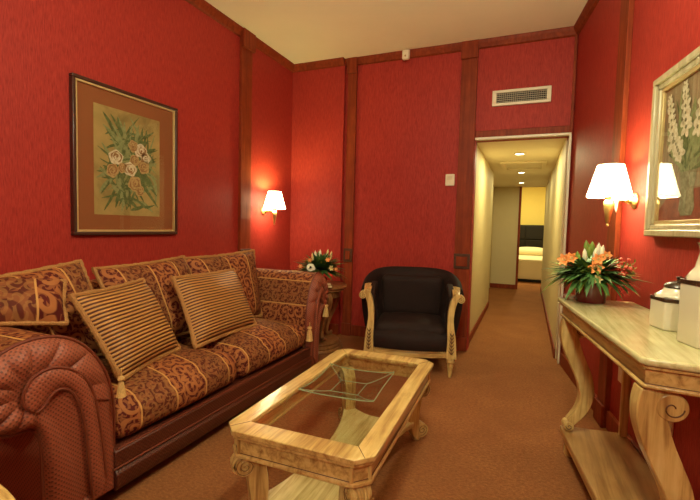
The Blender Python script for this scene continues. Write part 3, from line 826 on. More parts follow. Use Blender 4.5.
def inner8(d=0):
    X, Y = gx+d, gy+d
    return [(-X, -Y), (X, -Y), (X, -Y), (X, Y), (X, Y), (-X, Y), (-X, Y), (-X, -Y)]
b = MB(); ring8(b, octo(hx, hy, .052), inner8(), zt-.018, zt); b.build('top_frame', M['table_top' if False else 'cream_y'], tb, bevel=.0025)
for (a, c) in (((-gx, -gy), (-hx+.026, -hy+.026)), ((gx, -gy), (hx-.026, -hy+.026)), ((gx, gy), (hx-.026, hy-.026)), ((-gx, gy), (-hx+.026, hy-.026))):
    MB().tube([(*a, zt+.0003), (*c, zt+.0003)], .0012, 4).build('mitre_joint', M['glaze'], tb)
b = MB(); ring8(b, octo(hx-.006, hy-.006, .05), inner8(.012), zt-.032, zt-.018); b.build('top_moulding', M['cream_y'], tb, bevel=.003)
b = MB(); ring8(b, octo(hx-.022, hy-.022, .046), octo(hx-.045, hy-.045, .04), zt-.088, zt-.032); b.build('apron', M['cream_y'], tb, bevel=.002)
b = MB(); ring8(b, octo(hx-.012, hy-.012, .048), octo(hx-.045, hy-.045, .04), zt-.102, zt-.088); b.build('apron_moulding', M['cream_y'], tb, bevel=.003)
# dark glazed lines
def loop(b, o, z, r=.0014): b.tube([(*p, z) for p in o], r, 5, closed=True)
b = MB(); loop(b, octo(hx-.0055, hy-.0055, .05), zt-.0185, .0016); loop(b, octo(hx-.021, hy-.021, .046), zt-.0335, .0022); loop(b, octo(hx-.021, hy-.021, .046), zt-.087, .0018); b.build('glaze_line', M['glaze'], tb)
# corner fillets
cc = octo(hx-.022, hy-.022, .046)
for k in (1, 3, 5, 7):
    for p in (cc[k], cc[(k+1) % 8]): MB().lathe([(.007, zt-.088), (.007, zt-.032)], 8, (*p, 0)).build('corner_bead', M['cream_z'], tb)
MB().box((-gx-.008, -gy-.008, zt-.012), (gx+.008, gy+.008, zt-.004)).build('glass_top', M['tglass'], tb)
# bottom shelf, concave sides
pts = []
X, Y = .205, .475
for (p, q, nrm, dep) in (((-X+.05, -Y), (X-.05, -Y), (0, 1), .07), ((X, -Y+.05), (X, Y-.05), (-1, 0), .075), ((X-.05, Y), (-X+.05, Y), (0, -1), .07), ((-X, Y-.05), (-X, -Y+.05), (1, 0), .075)):
    for k in range(13):
        t_ = k/12; w = math.sin(PI*t_)**.8*dep
        pts.append((p[0]+(q[0]-p[0])*t_+nrm[0]*w, p[1]+(q[1]-p[1])*t_+nrm[1]*w))
b = MB(); b.prism(pts, .085, .112); b.build('shelf', M['table_top'], tb, bevel=.004)
# legs
def spiral(c, r0, r1, a0, turns, n=26):
    out = []
    for k in range(n+1):
        t_ = k/n; a = a0+turns*2*PI*t_; r = r0+(r1-r0)*t_; out.append((c[0]+r*math.cos(a), c[1]+r*math.sin(a)))
    return out
def table_leg(C0, ang):
    """profile in (d outward, z)"""
    o = Vector((math.cos(ang), math.sin(ang), 0))
    f = lambda d, z: (C0[0]+o.x*d, C0[1]+o.y*d, z)
    vol = spiral((-.032, .275), .008, .035, .2, 1.55, 30)       # from the eye outwards, ends near the top
    vol = vol[:]
    body = [(-.035, .312), (-.055, .298), (-.072, .255), (-.080, .205), (-.084, .15), (-.080, .095), (-.068, .048), (-.045, .026)]
    foot = spiral((-.030, .057), .033, .008, -PI*.62, 1.35, 24)
    body = [(-.022, .314)]+body if False else body
    path = cr([(a, c, 0) for a, c in body], 5)
    sec = [(-.5, -.5), (.5, -.5), (.5, .5), (-.5, .5)]
    e = None
    side = o.cross(Vector((0, 0, 1)))
    b = MB()
    w = []; n = len(path)
    for i in range(n):
        t_ = i/(n-1); w.append((.052+.020*(1-t_), .046+.022*math.sin(PI*min(1, t_*1.3))))
    b.sweep([f(p.x, p.y) for p in path], [(-.5, -.5), (-.25, -.56), (.25, -.56), (.5, -.5), (.5, .5), (.25, .56), (-.25, .56), (-.5, .5)], tuple(o), [(w[i][0], w[i][1]) if True else 0 for i in range(n)])
    leg = b.build('leg', M['cream_z'], tb, bevel=.003)
    b = MB(); b.sweep([f(*p) for p in vol], sec, tuple(side), [(.020 if True else 0, .066)]*len(vol))
    b.lathe([(.035, -.028), (.035, .028)], 24, f(-.032, .275), side.to_track_quat('Z', 'Y').to_matrix())
    b.build('volute', M['cream_z'], leg, bevel=.003)
    for sg in (-1, 1):
        sp = spiral((-.032, .275), 0.004, .036, .2, 2.2, 44)
        MB().tube([Vector(f(*p))+side*sg*.035 for p in sp], .0018, 5).build('carved_spiral', M['glaze'], leg)
        sp = spiral((-.030, .057), .030, .004, -PI*.62, 1.8, 34)
        MB().tube([Vector(f(*p))+side*sg*.0275 for p in sp], .0015, 5).build('carved_spiral', M['glaze'], leg)
        MB().tube([Vector(f(*p))+side*sg*.035 for p in spiral((-.032, .275), 0.0065, .038, .2, 2.2, 44)], .0028, 6).build('raised_spiral', M['cream_z'], leg)
    b = MB(); b.sweep([f(*p) for p in foot], sec, tuple(side), [(.018, .054)]*len(foot))
    b.lathe([(.024, -.022), (.024, .022)], 20, f(-.030, .057), side.to_track_quat('Z', 'Y').to_matrix())
    b.lathe([(.020, 0), (.022, .012), (.020, .03)], 16, f(-.052, 0)); b.build('foot_scroll', M['cream_z'], leg, bevel=.003)
    # acanthus ribs on the outer face
    b = MB()
    for k in (-2, -1, 0, 1, 2):
        pp = []
        for q in range(13):
            a = 1.4-2.6*q/12; r = .034+.010*math.sin(PI*q/12)
            pp.append(Vector(f(-.032+r*math.cos(a), .275+r*math.sin(a)))+side*(k*.0125*(1-.35*q/12)))
        b.tube(pp, [.0062-.0003*q for q in range(13)], 6)
    b.build('acanthus_carving', M['cream_z'], leg)
    return leg
for sx in (-1, 1):
    for sy in (-1, 1): table_leg((sx*(hx-.040), sy*(hy-.040)), math.atan2(sy, sx))

# glass bowl
gb = empty('glass_platter', (-.705, 1.70, zt+.0005), math.radians(4), 'square clear glass platter with green edges on the coffee table', 'platter')
b = MB()
def sq(u, v):
    a = 2*u-1; c = 2*v-1; r = max(abs(a), abs(c)); rad = math.hypot(a, c)/1.414
    z = .008+.030*max(0, r-.42)**1.3*1.6+.012*rad**6
    return Vector((a*.145*(1+.12*rad**2), c*.160*(1+.12*rad**2), z))
b.grid(lambda u, v: sq(u, v), 24, 24); b.grid(lambda u, v: sq(1-u, v)-Vector((0, 0, .006)), 24, 24)
b.build('dish', M['bowl_glass'], gb, ang=25)
b = MB(); rim = [sq(k/24, 0) for k in range(24)]+[sq(1, k/24) for k in range(24)]+[sq(1-k/24, 1) for k in range(24)]+[sq(0, 1-k/24) for k in range(24)]
b.tube([p-Vector((0, 0, .003)) for p in rim], .0020, 6, closed=True)
for (u, v) in ((0, 0), (1, 0), (1, 1), (0, 1)):
    b.tube([sq(.5+(u-.5)*k/10, .5+(v-.5)*k/10)+Vector((0, 0, .001)) for k in range(4, 11)], .0014, 5)
b.tube([sq(.29+.42*k/8, .29) for k in range(9)]+[sq(.71, .29+.42*k/8) for k in range(9)]+[sq(.71-.42*k/8, .71) for k in range(9)]+[sq(.29, .71-.42*k/8) for k in range(9)], .0015, 5)
b.build('glass_rim', M['glass_edge'], gb)
for k in range(4): MB().lathe([(.008, 0), (.010, .004), (.006, .009)], 10, ((-1)**k*.05, (1 if k > 1 else -1)*.05, 0)).build('foot', M['bowl_glass'], gb)

# ------------------------------------------------------------------ armchair
def armchair(loc, rz, label):
    ch = empty('armchair', loc, rz, label, 'armchair')
    # seat
    rb = rbox((-.285, -.275, .19), (.285, .20, .385), .05, 12, .035); rb.build('seat', M['velvet'], ch)
    # bowed front rail
    b = MB(); n = 16
    for (z0, z1, off) in ((.148, .182, 0), (.182, .192, -.006)):
        vs = []
        for k in range(n+1):
            x = -.305+.61*k/n; y = -.285-.05*(1-(x/.305)**2)-off
            vs += [(x, y, z0), (x, y, z1), (x, y+.035, z1), (x, y+.035, z0)]
        b.add(vs, [(4*k+a, 4*k+(a+1) % 4, 4*k+4+(a+1) % 4, 4*k+4+a) for k in range(n) for a in range(4)]+[(0, 1, 2, 3), (4*n+3, 4*n+2, 4*n+1, 4*n)])
    b.build('front_rail', M['cream_x'], ch, bevel=.003)
    # bowed seat front upholstery
    b = MB()
    def sf(u, v):
        x = -.295+.59*u; z = .185+.16*v
        return (x, -.275-.05*(1-(x/.305)**2)-.012*math.sin(PI*v)+.05*v**5, z)
    b.grid(sf, 20, 10); b.grid(lambda u, v: (-.295+.59*u, -.275-.05*(1-((-.295+.59*u)/.305)**2)+.05+(.25*v), .345+.012*math.sin(PI*v*.5)), 20, 4)
    b.build('seat_front', M['velvet'], ch)
    b = MB()
    for k in range(38):
        x = -.285+.57*k/37; b.ball((x, -.286-.05*(1-(x/.305)**2)-.004, .197), .0055, 4)
    b.build('nail_trim', M['brass'], ch)
    # tub back: plan curve from arm to arm
    def plan(t_):     # 0..1 around, superellipse
        a = PI*(1-t_)
        c, s_ = math.cos(a), math.sin(a)
        e_ = .60
        return Vector((.395*math.copysign(abs(c)**e_, c), -.06+.37*abs(s_)**e_, 0))
    def top(t_): q = math.sin(PI*t_); return .665+.118*q**.5
    b = MB()
    prof = 14
    def shell(u, v):
        p = plan(u); q = plan(min(1, u+.01))-plan(max(0, u-.01)); q.normalize(); nrm = Vector((q.y, -q.x, 0))   # inward
        if nrm.dot(Vector((0, -.02, 0))-p) < 0: nrm = -nrm
        tz = top(u)
        # v: 0 outer bottom -> .45 outer top -> .55 inner top -> 1 inner bottom
        if v < .42: z = .16+(tz-.03-.16)*(v/.42); off = -.025-.015*math.sin(PI*v/.42)
        elif v < .62:
            w = (v-.42)/.2; z = tz-.03+.035*math.sin(PI*w); off = -.025+.085*w*1.0
        else:
            w = (v-.62)/.38; z = tz-.03-(tz-.03-.20)*w; off = .060+.030*math.sin(PI*w*.9)
        rake = (z-.16)*.10*math.sin(PI*u)
        return Vector((p.x*(.80+.20*min(1, (z-.16)/.45)), p.y, 0))+nrm*off+Vector((0, rake, z))
    b.grid(shell, 40, 30)
    for uu in (0, 1):
        ring = [shell(uu, k/30) for k in range(31)]; b.add(ring, [tuple(range(31))])
    b.build('backrest', M['velvet'], ch)
    # inner back cushion pad
    rb = rbox((-.27, .17, .36), (.27, .27, .725), .05, 10, bulge=0)
    rb.build('back_pad', M['velvet'], ch)
    # arms with scrolls
    for s in (-1, 1):
        # front post: S profile in x,z at the front
        pp = [(.318, .15), (.318, .22), (.316, .30), (.308, .38), (.305, .46), (.312, .53), (.325, .585), (.343, .622), (.365, .640)]
        path = cr([(a, c, 0) for a, c in pp], 5); n = len(path)
        wd = [.082-.036*min(1, i/(n*.45))+.0*i for i in range(n)]
        b = MB()
        vs = []
        for i, p in enumerate(path):
            tt = (path[min(i+1, n-1)]-path[max(i-1, 0)]).normalized(); nn = Vector((-tt.y, tt.x, 0))
            for (sg, yy) in ((-1, 0), (1, 0), (1, 1), (-1, 1)):
                q = p+nn*sg*wd[i]/2
                depth = .055 if p.y < .45 else .055+.10*((p.y-.45)/.19)
                vs.append((s*q.x, -.318+yy*depth+.0, q.y+(yy*.015 if p.y > .5 else 0)))
        b.add(vs, [(4*i+a, 4*i+(a+1) % 4, 4*i+4+(a+1) % 4, 4*i+4+a) for i in range(n-1) for a in range(4)]+[(0, 1, 2, 3), (4*n-1, 4*n-2, 4*n-3, 4*n-4)])
        a_o = b.build('arm', M['cream_z'], ch, bevel=.006)
        # scroll roll at the tip
        b = MB()
        sp = spiral((.372, .612), .028, .006, PI*.55, -1.4, 26)
        for yy in (0,):
            b.sweep([(s*p[0], -.300, p[1]) for p in sp], [(-.5, -.5), (.5, -.5), (.5, .5), (-.5, .5)], (0, 1, 0), [(.014, .060)]*len(sp))
        b.lathe([(.019, 0), (.019, .05)], 18, (s*.372, -.325, .612), Matrix.Rotation(-PI/2, 3, 'X'))
        b.build('arm_scroll', M['cream_z'], a_o, bevel=.002)
        b = MB(); b.tube([(s*p[0], -.333, p[1]) for p in spiral((.372, .612), .024, .004, PI*.55, -1.6, 30)], .0015, 5); b.build('carved_spiral', M['glaze'], a_o)
        # sloping arm top running back to the upholstery
        b = MB(); pth = cr([(s*.340, -.300, .632), (s*.346, -.22, .655), (s*.352, -.13, .655), (s*.356, -.03, .662)], 5)
        b.sweep(pth, [(-.5, -.5), (.5, -.5), (.5, .35), (.3, .5), (-.3, .5), (-.5, .35)], (0, 0, 1), [(.052+.022*k/15, .022) for k in range(len(pth))])
        b.build('arm_top', M['cream_y'], a_o, bevel=.004)
        # side panel of upholstery below the arm top
        b = MB(); b.prism([(-.27, .17), (0, .17), (0, .69), (-.12, .675), (-.27, .63)], s*.285, s*.335, lambda a, c, h: (h, a, c)); b.build('arm_panel', M['velvet'], a_o, bevel=.01)
        # carved leaf on the post
        b = MB()
        for k in range(6):
            z = .20+k*.028
            for sg in (-1, 1):
                b.tube([(s*.317, -.322, z-.012), (s*.317+sg*.010, -.325, z), (s*.317+sg*(.020-.001*k), -.321, z+.016)], [.0045, .004, .001], 5)
        b.tube([(s*.317, -.323, .19), (s*.313, -.323, .37)], [.003, .001], 5)
        b.build('leaf_carving', M['glaze'], a_o)
    for (x, y, fr) in ((-.315, -.29, 1), (.315, -.29, 1), (-.27, .27, 0), (.27, .27, 0)):
        b = MB()
        if fr: b.lathe([(.011, 0), (.013, .012), (.015, .02), (.023, .085), (.024, .10), (.018, .106), (.030, .116), (.033, .126), (.028, .138), (.033, .142), (.033, .152)], 20, (x, y, 0))
        else:
            b.sweep(cr([(x, y+.05, 0), (x, y+.02, .08), (x, y, .18)], 5), [(-.5, -.5), (.5, -.5), (.5, .5), (-.5, .5)], (1, 0, 0), [(.028+.001*k, .028+.001*k) for k in range(11)])
        b.build('leg', M['cream_z'], ch)
    return ch
ac = armchair((-.885, 3.455, 0), math.radians(14), 'dark velvet tub armchair with cream scrolled arms in front of the back wall')
fc = copy_tree(ac); fc.location = (-1.06, .06, -.0); fc.rotation_euler = (0, 0, math.radians(90)); fc['label'] = 'second dark armchair, only its cream scrolled arm showing at the bottom left corner'
fc.name = 'armchair.001'

# ------------------------------------------------------------------ side table with flowers
ST = (-1.83, 3.50)
st = empty('side_table', (*ST, 0), 0, 'round carved wooden side table in the corner behind the far sofa arm', 'side table')
b = MB(); b.lathe([(1e-5, .605), (.27, .605), (.285, .602), (.30, .592), (.302, .582), (.290, .574), (.280, .566), (.283, .556), (.265, .548), (1e-5, .548)], 56); b.build('table_top', M['sidewood'], st)
b = MB()
for k in range(56): b.ball((.298*math.cos(2*PI*k/56), .298*math.sin(2*PI*k/56), .588), .008, 3)
b.build('carved_edge', M['sidewood'], st)
b = MB(); b.lathe([(.24, .548), (.24, .49), (.22, .485), (.22, .548)], 48); b.build('apron', M['sidewood'], st)
for k in range(4):
    a = 2*PI*k/4-.55
    pr = cr([(.235, .54), (.262, .49), (.25, .42), (.20, .32), (.15, .22), (.135, .14), (.165, .098), (.20, .105)] and [(.235, .54, 0), (.262, .49, 0), (.25, .42, 0), (.20, .32, 0), (.155, .22, 0), (.14, .14, 0), (.165, .105, 0), (.195, .112, 0)], 5)
    o = Vector((math.cos(a), math.sin(a), 0)); n = len(pr)
    b = MB(); b.sweep([(o.x*p.x, o.y*p.x, p.y) for p in pr], [(-.5, -.5), (.5, -.5), (.5, .5), (-.5, .5)], tuple(o), [(.045-.018*i/n, .050-.024*i/n) for i in range(n)])
    b.ball((o.x*.195, o.y*.195, .118), .017, 5)
    b.build('leg', M['sidewood'], st, bevel=.008)
b = MB(); b.lathe([(.19, 0), (.27, 0), (.275, .01), (.27, .022), (.255, .03), (.262, .04), (.258, .052), (.24, .06), (.245, .072), (.235, .084), (.20, .09), (1e-5, .09)], 48); b.build('base', M['sidewood'], st)

def leafm(b, p, d, L, w, droop, up=Vector((0, 0, 1))):
    d = Vector(d).normalized(); side = d.cross(up)
    if side.length < .1: side = Vector((1, 0, 0))
    side.normalize(); n = 5; vs = []
    for i in range(n+1):
        t_ = i/n; c = Vector(p)+d*L*t_-Vector((0, 0, droop*L*t_*t_)); ww = w*math.sin(PI*(.08+.92*t_)**.8)*(1 if t_ < 1 else .02)
        nn = side.cross(d)*(.25*ww)
        vs += [c-side*ww+nn, c-nn*0, c+side*ww+nn]
    fs = []
    for i in range(n): fs += [(3*i, 3*i+1, 3*i+4, 3*i+3), (3*i+1, 3*i+2, 3*i+5, 3*i+4)]
    b.add(vs, fs)
def rdir(r, z0=-.1, z1=1):
    z = r.uniform(z0, z1); a = r.uniform(0, 2*PI); q = math.sqrt(max(0, 1-z*z)); return Vector((q*math.cos(a), q*math.sin(a), z))
def lily(parent, p, d, r, mat, name='lily'):
    d = Vector(d).normalized(); Q = d.to_track_quat('Z', 'Y').to_matrix(); b = MB()
    for k in range(6):
        a = 2*PI*k/6; vs = []; n = 6
        for i in range(n+1):
            t_ = i/n; rr = r*(t_**1.1); h = r*(.75*math.sin(t_*PI*.62)); w = r*.30*math.sin(PI*(.1+.88*t_))
            for s_ in (-1, 0, 1):
                q = Vector((rr*math.cos(a)-s_*w*math.sin(a), rr*math.sin(a)+s_*w*math.cos(a), h+(.08*r if s_ else 0)))
                vs.append(Vector(p)+Q @ q)
        b.add(vs, [(3*i+j, 3*i+j+1, 3*i+4+j, 3*i+3+j) for i in range(n) for j in range(2)])
    fl = b.build(name, mat, parent)
    b = MB()
    for k in range(5):
        a = 2*PI*k/5; q = Vector((.22*r*math.cos(a), .22*r*math.sin(a), r*.75)); b.tube([Vector(p), Vector(p)+Q @ q], .0012, 4); b.ball(Vector(p)+Q @ q, .003, 3)
    b.build('stamen', M['cream_petal'], fl)
    return fl
def bud(parent, p, d, L, w, mat, name='flower_bud'):
    d = Vector(d).normalized(); Q = d.to_track_quat('Z', 'Y').to_matrix()
    b = MB(); b.lathe([(1e-5, 0), (w*.5, L*.12), (w, L*.45), (w*.75, L*.75), (1e-5, L)], 8, p, Q); return b.build(name, mat, parent)
def daisy(parent, p, d, r):
    d = Vector(d).normalized(); Q = d.to_track_quat('Z', 'Y').to_matrix(); b = MB()
    for k in range(16):
        a = 2*PI*k/16; w = r*.19
        vs = [Vector((r*.2*math.cos(a)-w*.4*math.sin(a)*s_, r*.2*math.sin(a)+w*.4*math.cos(a)*s_, .002)) for s_ in (-1, 1)]+[Vector((r*.9*math.cos(a)-w*math.sin(a)*s_, r*.9*math.sin(a)+w*math.cos(a)*s_, .006)) for s_ in (1, -1)]+[Vector((r*1.02*math.cos(a), r*1.02*math.sin(a), .004))]
        b.add([Vector(p)+Q @ v for v in vs], [(0, 1, 2, 4, 3)])
    f = b.build('gerbera', M['white_petal'], parent)
    b = MB(); b.lathe([(r*.30, 0), (r*.30, .006), (r*.18, .010), (1e-5, .010)], 14, p, Q); b.build('flower_centre', M['ceramic_band'], f)
    return f

# small bouquet on the side table
rr = random.Random(11)
fb = empty('flower_arrangement', (-1.755, 3.47, .605), 0, 'small bouquet with a white gerbera on the corner side table', 'flowers')
b = MB(); b.lathe([(.04, 0), (.055, .01), (.065, .05), (.06, .065), (.055, .065), (.05, .02), (1e-5, .02)], 24); b.build('bowl', M['pot'], fb)
b = MB()
c0 = Vector((0, 0, .13))
for k in range(480):
    d = rdir(rr, -.25, .95); L = rr.uniform(.08, .19)*(1.1 if abs(d.z) < .5 else .85); b.m = 1 if rr.random() < .25 else 0
    st_ = c0+d*rr.uniform(.0, .09); leafm(b, st_, d+Vector((0, 0, .1)), L, rr.uniform(.010, .022), rr.uniform(0, .4))
b.build('foliage', [M['leaf'], M['leaf2']], fb)
cam = Vector((.47, -.88, .15))
for (dx, z, m, r) in ((-.13, .10, 'orange', .022), (.075, .155, 'orange', .026), (.105, .09, 'cream_petal', .028), (-.06, .15, 'orange', .022), (.14, .085, 'orange', .022), (-.03, .085, 'white_petal', .02)):
    lily(fb, Vector((dx*1.05+.02, dx*.47-.10, z*1.15+.05)), cam+Vector((dx*2, 0, .3)), r, M[m], 'lily')
daisy(fb, Vector((-.025, -.15, .165)), cam, .036)
for (dx, z) in ((-.03, .20), (.005, .21), (.06, .215), (.085, .20), (-.05, .18)):
    bud(fb, Vector((dx*1.1, dx*.4-.03, z+.03)), Vector((dx*1.5, dx, 1)), .085, .012, M['white_petal' if abs(dx) < .04 else 'cream_petal'])

# books
bk = empty('book', (-1.62, 3.32, .605), math.radians(20), 'lower gold-brown book lying flat on the corner side table', 'book', 'books on the side table')
def book(e, w, d, h, m):
    MB().box((-w/2, -d/2, 0), (w/2, d/2, .003)).build('cover', m, e); MB().box((-w/2, -d/2, h-.003), (w/2, d/2, h)).build('cover', m, e)
    MB().box((-w/2, d/2-.003, .003), (w/2, d/2, h-.003)).build('spine', m, e); MB().box((-w/2+.004, -d/2+.004, .003), (w/2-.004, d/2-.003, h-.003)).build('pages', M['paper'], e)
book(bk, .11, .09, .022, M['book'])
bk2 = empty('book', (-1.625, 3.32, .627), math.radians(28), 'upper gold-brown book, topmost of the pair on the corner side table', 'book', 'books on the side table')
book(bk2, .09, .08, .018, M['sidewood'])
# gilt dish behind the sofa arm
b = MB(); b.lathe([(.03, 0), (.035, .006), (.015, .014), (.014, .06), (.03, .07), (.06, .082), (.072, .098), (.070, .100), (.06, .088), (1e-5, .078)], 32)
o = b.build('footed_dish', M['gold']); o.location = (-2.055, 3.47, .605); tag(o, 'pale gold footed dish on the side table left of the small bouquet', 'dish')

# ------------------------------------------------------------------ console table
O3 = Vector((.155, 2.464, 0)); U = Vector((SA, -CA, 0)); V = Vector((CA, SA, 0))
con = empty('console_table', tuple(O3), 0, 'long cream antiqued console table with scrolled legs against the right wall', 'console table')
cf = lambda u, v, z: tuple(U*u+V*v+Vector((0, 0, z)))
LEN, DEP = 1.085, .352
def cpoly(e):    # top outline, canted near corner and slanted near end
    return [(0-e, .015-e), (.015-e, -e), (LEN-.012+e*.7, -e), (LEN+.004+e, .012-e*.3), (LEN+.085+e, DEP), (-e, DEP)]
cfn = lambda a, c, h: cf(a, c, h)
b = MB(); b.prism(cpoly(0), .778, .80, cfn); tp = b.build('table_top', M['console_top'], con, bevel=.006)
# grain follows the table: use a second thin moulding for the edge
b = MB(); b.prism(cpoly(-.010), .766, .778, cfn); b.build('top_moulding', M['cream_y'], con, bevel=.003)
b = MB(); b.prism([(u, v) for u, v in cpoly(-.022)], .722, .766, cfn); b.build('apron', M['cream_y'], con, bevel=.002)
b = MB(); b.prism(cpoly(-.012), .710, .722, cfn); b.build('apron_moulding', M['cream_y'], con, bevel=.004)
b = MB()
for z, e in ((.7775, -.009), (.7655, -.0205), (.7225, -.0205)):
    b.tube([cf(u, v, z) for u, v in cpoly(e)], .0018, 5, closed=True)
b.build('glaze_line', M['glaze'], con)
# plinth shelf
pp = [(.05, .035), (LEN-.0, .035), (LEN+.06, DEP-.02), (.05, DEP-.02)]
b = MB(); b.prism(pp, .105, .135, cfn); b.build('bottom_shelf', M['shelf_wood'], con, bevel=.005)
b = MB(); b.prism([(.062, .047), (LEN-.012, .047), (LEN+.045, DEP-.02), (.062, DEP-.02)], .07, .105, cfn); b.build('shelf_edge', M['cream_y'], con, bevel=.005)
for (u, v) in ((.09, .08), (.09, .30), (LEN-.05, .08), (LEN-.03, .30)):
    b = MB(); b.lathe([(.024, 0), (.03, .012), (.03, .05), (.02, .07)], 16, cf(u, v, 0)); b.build('foot', M['cream_z'], con)
# rear posts
for u in (.075, LEN-.02):
    b = MB(); b.prism([(u, DEP-.055), (u+.025, DEP-.055), (u+.025, DEP-.02), (u, DEP-.02)], .135, .71, cfn); b.build('rear_post', M['cream_z'], con, bevel=.004)
def console_leg(u0):
    body = [(.050, .700), (.044, .655), (.048, .605), (.066, .545), (.094, .48), (.120, .42), (.134, .36), (.134, .305), (.116, .25), (.090, .208), (.068, .180)]
    wid = [.075, .080, .080, .078, .075, .072, .066, .058, .050, .042, .036]
    path = cr([(a, c, 0) for a, c in body], 6); n = len(path)
    W_ = [wid[min(10, int(i/6))]*(1-(i/6) % 1)+wid[min(10, int(i/6)+1)]*((i/6) % 1) for i in range(n)]
    TT = .058
    b = MB(); vs = []
    for i, p in enumerate(path):
        tt = (path[min(i+1, n-1)]-path[max(i-1, 0)]).normalized(); nn = Vector((-tt.y, tt.x, 0))
        for sg, uu in ((-1, 0), (1, 0), (1, 1), (-1, 1)):
            q = p+nn*sg*W_[i]/2; vs.append(cf(u0+uu*TT, q.x, q.y))
    b.add(vs, [(4*i+a, 4*i+(a+1) % 4, 4*i+4+(a+1) % 4, 4*i+4+a) for i in range(n-1) for a in range(4)]+[(0, 1, 2, 3), (4*n-1, 4*n-2, 4*n-3, 4*n-4)])
    leg = b.build('leg', M['cream_z'], con, bevel=.006)
    # upper volute: drum curling to the back
    Rm = U.to_track_quat('Z', 'Y').to_matrix()
    b = MB(); b.lathe([(.041, 0), (.041, TT+.006)], 32, cf(u0-.003, .091, .660), Rm)
    b.prism([(.03, .625), (.10, .700), (.10, .708), (.03, .71), (.015, .68)], u0+.001, u0+TT-.001, lambda a, c, h: cf(h, a, c))
    b.build('volute', M['cream_z'], leg, bevel=.004)
    b = MB(); b.lathe([(.024, 0), (.024, TT+.004)], 24, cf(u0-.002, .062, .163), Rm); b.build('foot_scroll', M['cream_z'], leg, bevel=.004)
    for uu in (u0-.004, u0+TT+.004):
        MB().tube([cf(uu, *p) for p in spiral((.091, .658), .006, .028, PI*.1, .95, 30)], .0021, 6).build('carved_spiral', M['glaze'], leg)
        MB().tube([cf(uu, *p) for p in spiral((.062, .163), .004, .016, PI*.9, -1.0, 24)], .0022, 6).build('carved_spiral', M['glaze'], leg)
    return leg
console_leg(.065); console_leg(LEN-.075)

# ---- things on the console
def ctop(u, v): p = O3+U*u+V*v; return (p.x, p.y, .80)
# big bouquet
fa = empty('flower_arrangement', (.300, 2.39, .80), 0, 'wide bouquet of orange lilies in a dark red pot on the console', 'flowers')
b = MB(); b.lathe([(.064, 0), (.067, .004), (.069, .10), (.065, .10), (.062, .03), (1e-5, .03)], 36); pt_ = b.build('pot', M['pot'], fa)
rr = random.Random(21); b = MB(); c0 = Vector((0, 0, .13))
for k in range(460):
    d = rdir(rr, -.12, .8); d.x *= 1.45; L = rr.uniform(.08, .165)*(1.15 if abs(d.z) < .35 else .8); b.m = 1 if rr.random() < .22 else 0
    st_ = c0+Vector((d.x, d.y, d.z))*rr.uniform(.0, .07); leafm(b, st_, d+Vector((0, 0, .12)), L, rr.uniform(.008, .019), rr.uniform(.0, .75))
b.build('foliage', [M['leaf'], M['leaf2']], fa)
cm = Vector((-.12, -1, .1)); rt = Vector((.93, .39*.3, 0))
def at2(s_, z, dep=.10): return Vector((s_, -dep, z+.03))
for (s_, z, r) in ((-.125, .175, .034), (-.095, .185, .030), (.005, .145, .036), (.012, .185, .030), (.045, .205, .024)):
    lily(fa, at2(s_, z, .09), cm+Vector((s_*3, 0, .2)), r, M['orange'])
for (s_, z) in ((.005, .20), (.015, .225), (.03, .215), (-.035, .195)):
    bud(fa, at2(s_, z-.03, .03), Vector((s_*3, -.2, 1)), .075, .012, M['white_petal'])
for (s_, z) in ((-.02, .215), (-.008, .23), (-.06, .18), (.03, .19), (-.03, .235)):
    bud(fa, at2(s_, z-.03, .03), Vector((s_*3, -.1, 1)), .075, .014, M['leaf2'])
lily(fa, at2(.012, .095, .11), cm, .022, M['cream_petal'])
for k in range(16):
    s_ = rr.uniform(.05, .15); z = rr.uniform(.12, .20); b = MB(); p = at2(s_, z, rr.uniform(.04, .10)); b.tube([c0, p], .0012, 4); b.ball(p, .009, 4); b.build('berry', M['redberry'], fa)
for k in range(9):
    s_ = rr.uniform(.13, .19); z = rr.uniform(.10, .19); b = MB(); base_ = Vector((.10, -.03, .13)); e_ = at2(s_, z, rr.uniform(-.02, .06)); b.tube([base_, e_], .0013, 4)
    for q in range(10):
        f = .4+.6*q/9; leafm(b, base_.lerp(e_, f), rdir(rr, 0, 1), .018, .004, 0)
    b.build('goldenrod', M['leaf2'], fa)
# tealight glass
b = MB(); b.lathe([(.016, 0), (.022, .004), (.026, .016), (.028, .022), (.025, .022), (.020, .008), (1e-5, .007)], 20); o = b.build('candle_dish', M['flame_glass']); o.location = ctop(.04, .05); tag(o, 'small white candle dish beside the dark red pot at console end', 'candle dish')

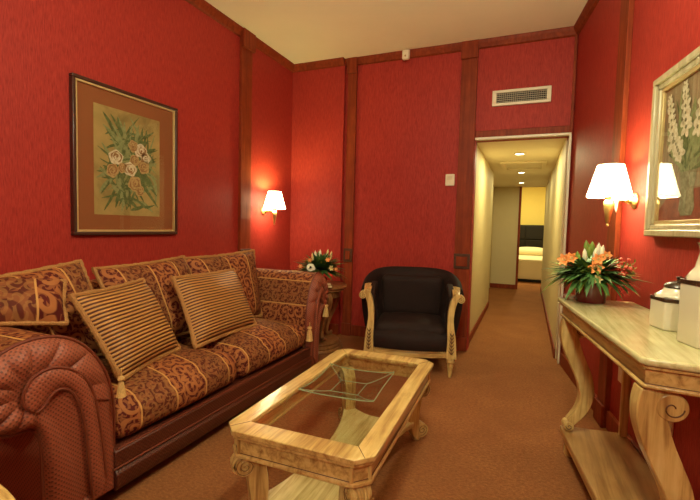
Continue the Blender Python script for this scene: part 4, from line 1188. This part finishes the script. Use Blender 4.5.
def hexjar(name, loc, R_, zs, label, rot, lid, neck):
    e = empty(name, loc, rot, label, 'jar')
    hexp = lambda r: [(r*math.cos(PI/3*k+PI/6), r*math.sin(PI/3*k+PI/6)) for k in range(6)]
    zb, z1, z2 = zs
    b = MB(); n = 6
    lv = [(R_*.97, 0), (R_, .006), (R_, zb)]
    vs = [(*p, z) for r, z in lv for p in hexp(r)]
    b.add(vs, [(i*n+k, i*n+(k+1) % n, (i+1)*n+(k+1) % n, (i+1)*n+k) for i in range(2) for k in range(n)]+[tuple(range(n))[::-1], tuple(range(12, 18))]); b.build('jar_body', M['ceramic'], e, bevel=.004)
    b = MB(); b.prism(hexp(R_*1.02), zb, z1); b.build('dark_band', M['ceramic_band'], e, bevel=.002)
    b = MB(); seg = 24; vs = []
    prof = neck
    for t_, (r, z) in enumerate(prof):
        for k in range(seg):
            a = 2*PI*k/seg; hexr = R_*.98*math.cos(PI/6)/math.cos(((a+0) % (PI/3))-PI/6)
            f = t_/(len(prof)-1); w = max(0, 1-f*2.2)
            rr_ = hexr*w*(r/prof[0][0])+r*(1-w); vs.append((rr_*math.cos(a), rr_*math.sin(a), z))
    b.add(vs, [(i*seg+k, i*seg+(k+1) % seg, (i+1)*seg+(k+1) % seg, (i+1)*seg+k) for i in range(len(prof)-1) for k in range(seg)]+[tuple(range((len(prof)-1)*seg, len(prof)*seg))])
    b.build('jar_neck', M['ceramic'], e, ang=60)
    if lid:
        b = MB(); b.lathe(lid, 28); b.build('lid', M['ceramic_band'], e)
    return e
R1 = .086
hexjar('lidded_jar', (.520, 1.88, .80), R1, (.102, .116, 0), 'short cream six-sided jar with a dark lid, left on the console', .3,
       [(.047, .150), (.050, .156), (.045, .165), (.03, .172), (.012, .176), (.010, .182), (.014, .190), (1e-5, .195)],
       [(R1, .116), (R1*.95, .121), (R1*.78, .130), (.052, .140), (.048, .150)])
R2 = .094
hexjar('tall_jar', (.550, 1.64, .80), R2, (.190, .206, 0), 'tall cream six-sided vase with a dark band, cut by the right edge', .3,
       None, [(R2, .206), (R2*.97, .212), (R2*.85, .225), (R2*.66, .245), (.055, .27), (.050, .295), (.056, .318), (.060, .322), (.052, .322)])

# ------------------------------------------------------------------ camera, world, view
yaw, pitch, roll, F, ch_ = 0.39933791, -0.05646654, 0.02501587, 420.7594, 1.146384
f = Vector((-math.sin(yaw)*math.cos(pitch), math.cos(yaw)*math.cos(pitch), math.sin(pitch)))
r0 = Vector((math.cos(yaw), math.sin(yaw), 0)); u0_ = r0.cross(f)
r = r0*math.cos(roll)+u0_*math.sin(roll); u = -r0*math.sin(roll)+u0_*math.cos(roll)
cd = bpy.data.cameras.new('camera'); cam_o = bpy.data.objects.new('camera', cd); C.objects.link(cam_o)
cd.sensor_width = 36; cd.sensor_fit = 'HORIZONTAL'; cd.lens = F/700*36; cd.clip_start = .02; cd.clip_end = 60
cam_o.matrix_world = Matrix(((r.x, u.x, -f.x, 0), (r.y, u.y, -f.y, 0), (r.z, u.z, -f.z, ch_), (0, 0, 0, 1)))
bpy.context.scene.camera = cam_o
w = bpy.data.worlds.new('world'); bpy.context.scene.world = w; w.use_nodes = True
w.node_tree.nodes['Background'].inputs[0].default_value = (1, .8, .55, 1); w.node_tree.nodes['Background'].inputs[1].default_value = .02
vs_ = bpy.context.scene.view_settings
vs_.view_transform = 'Standard'; vs_.look = 'None'; vs_.gamma = 1; vs_.exposure = .14; vs_.use_curve_mapping = False
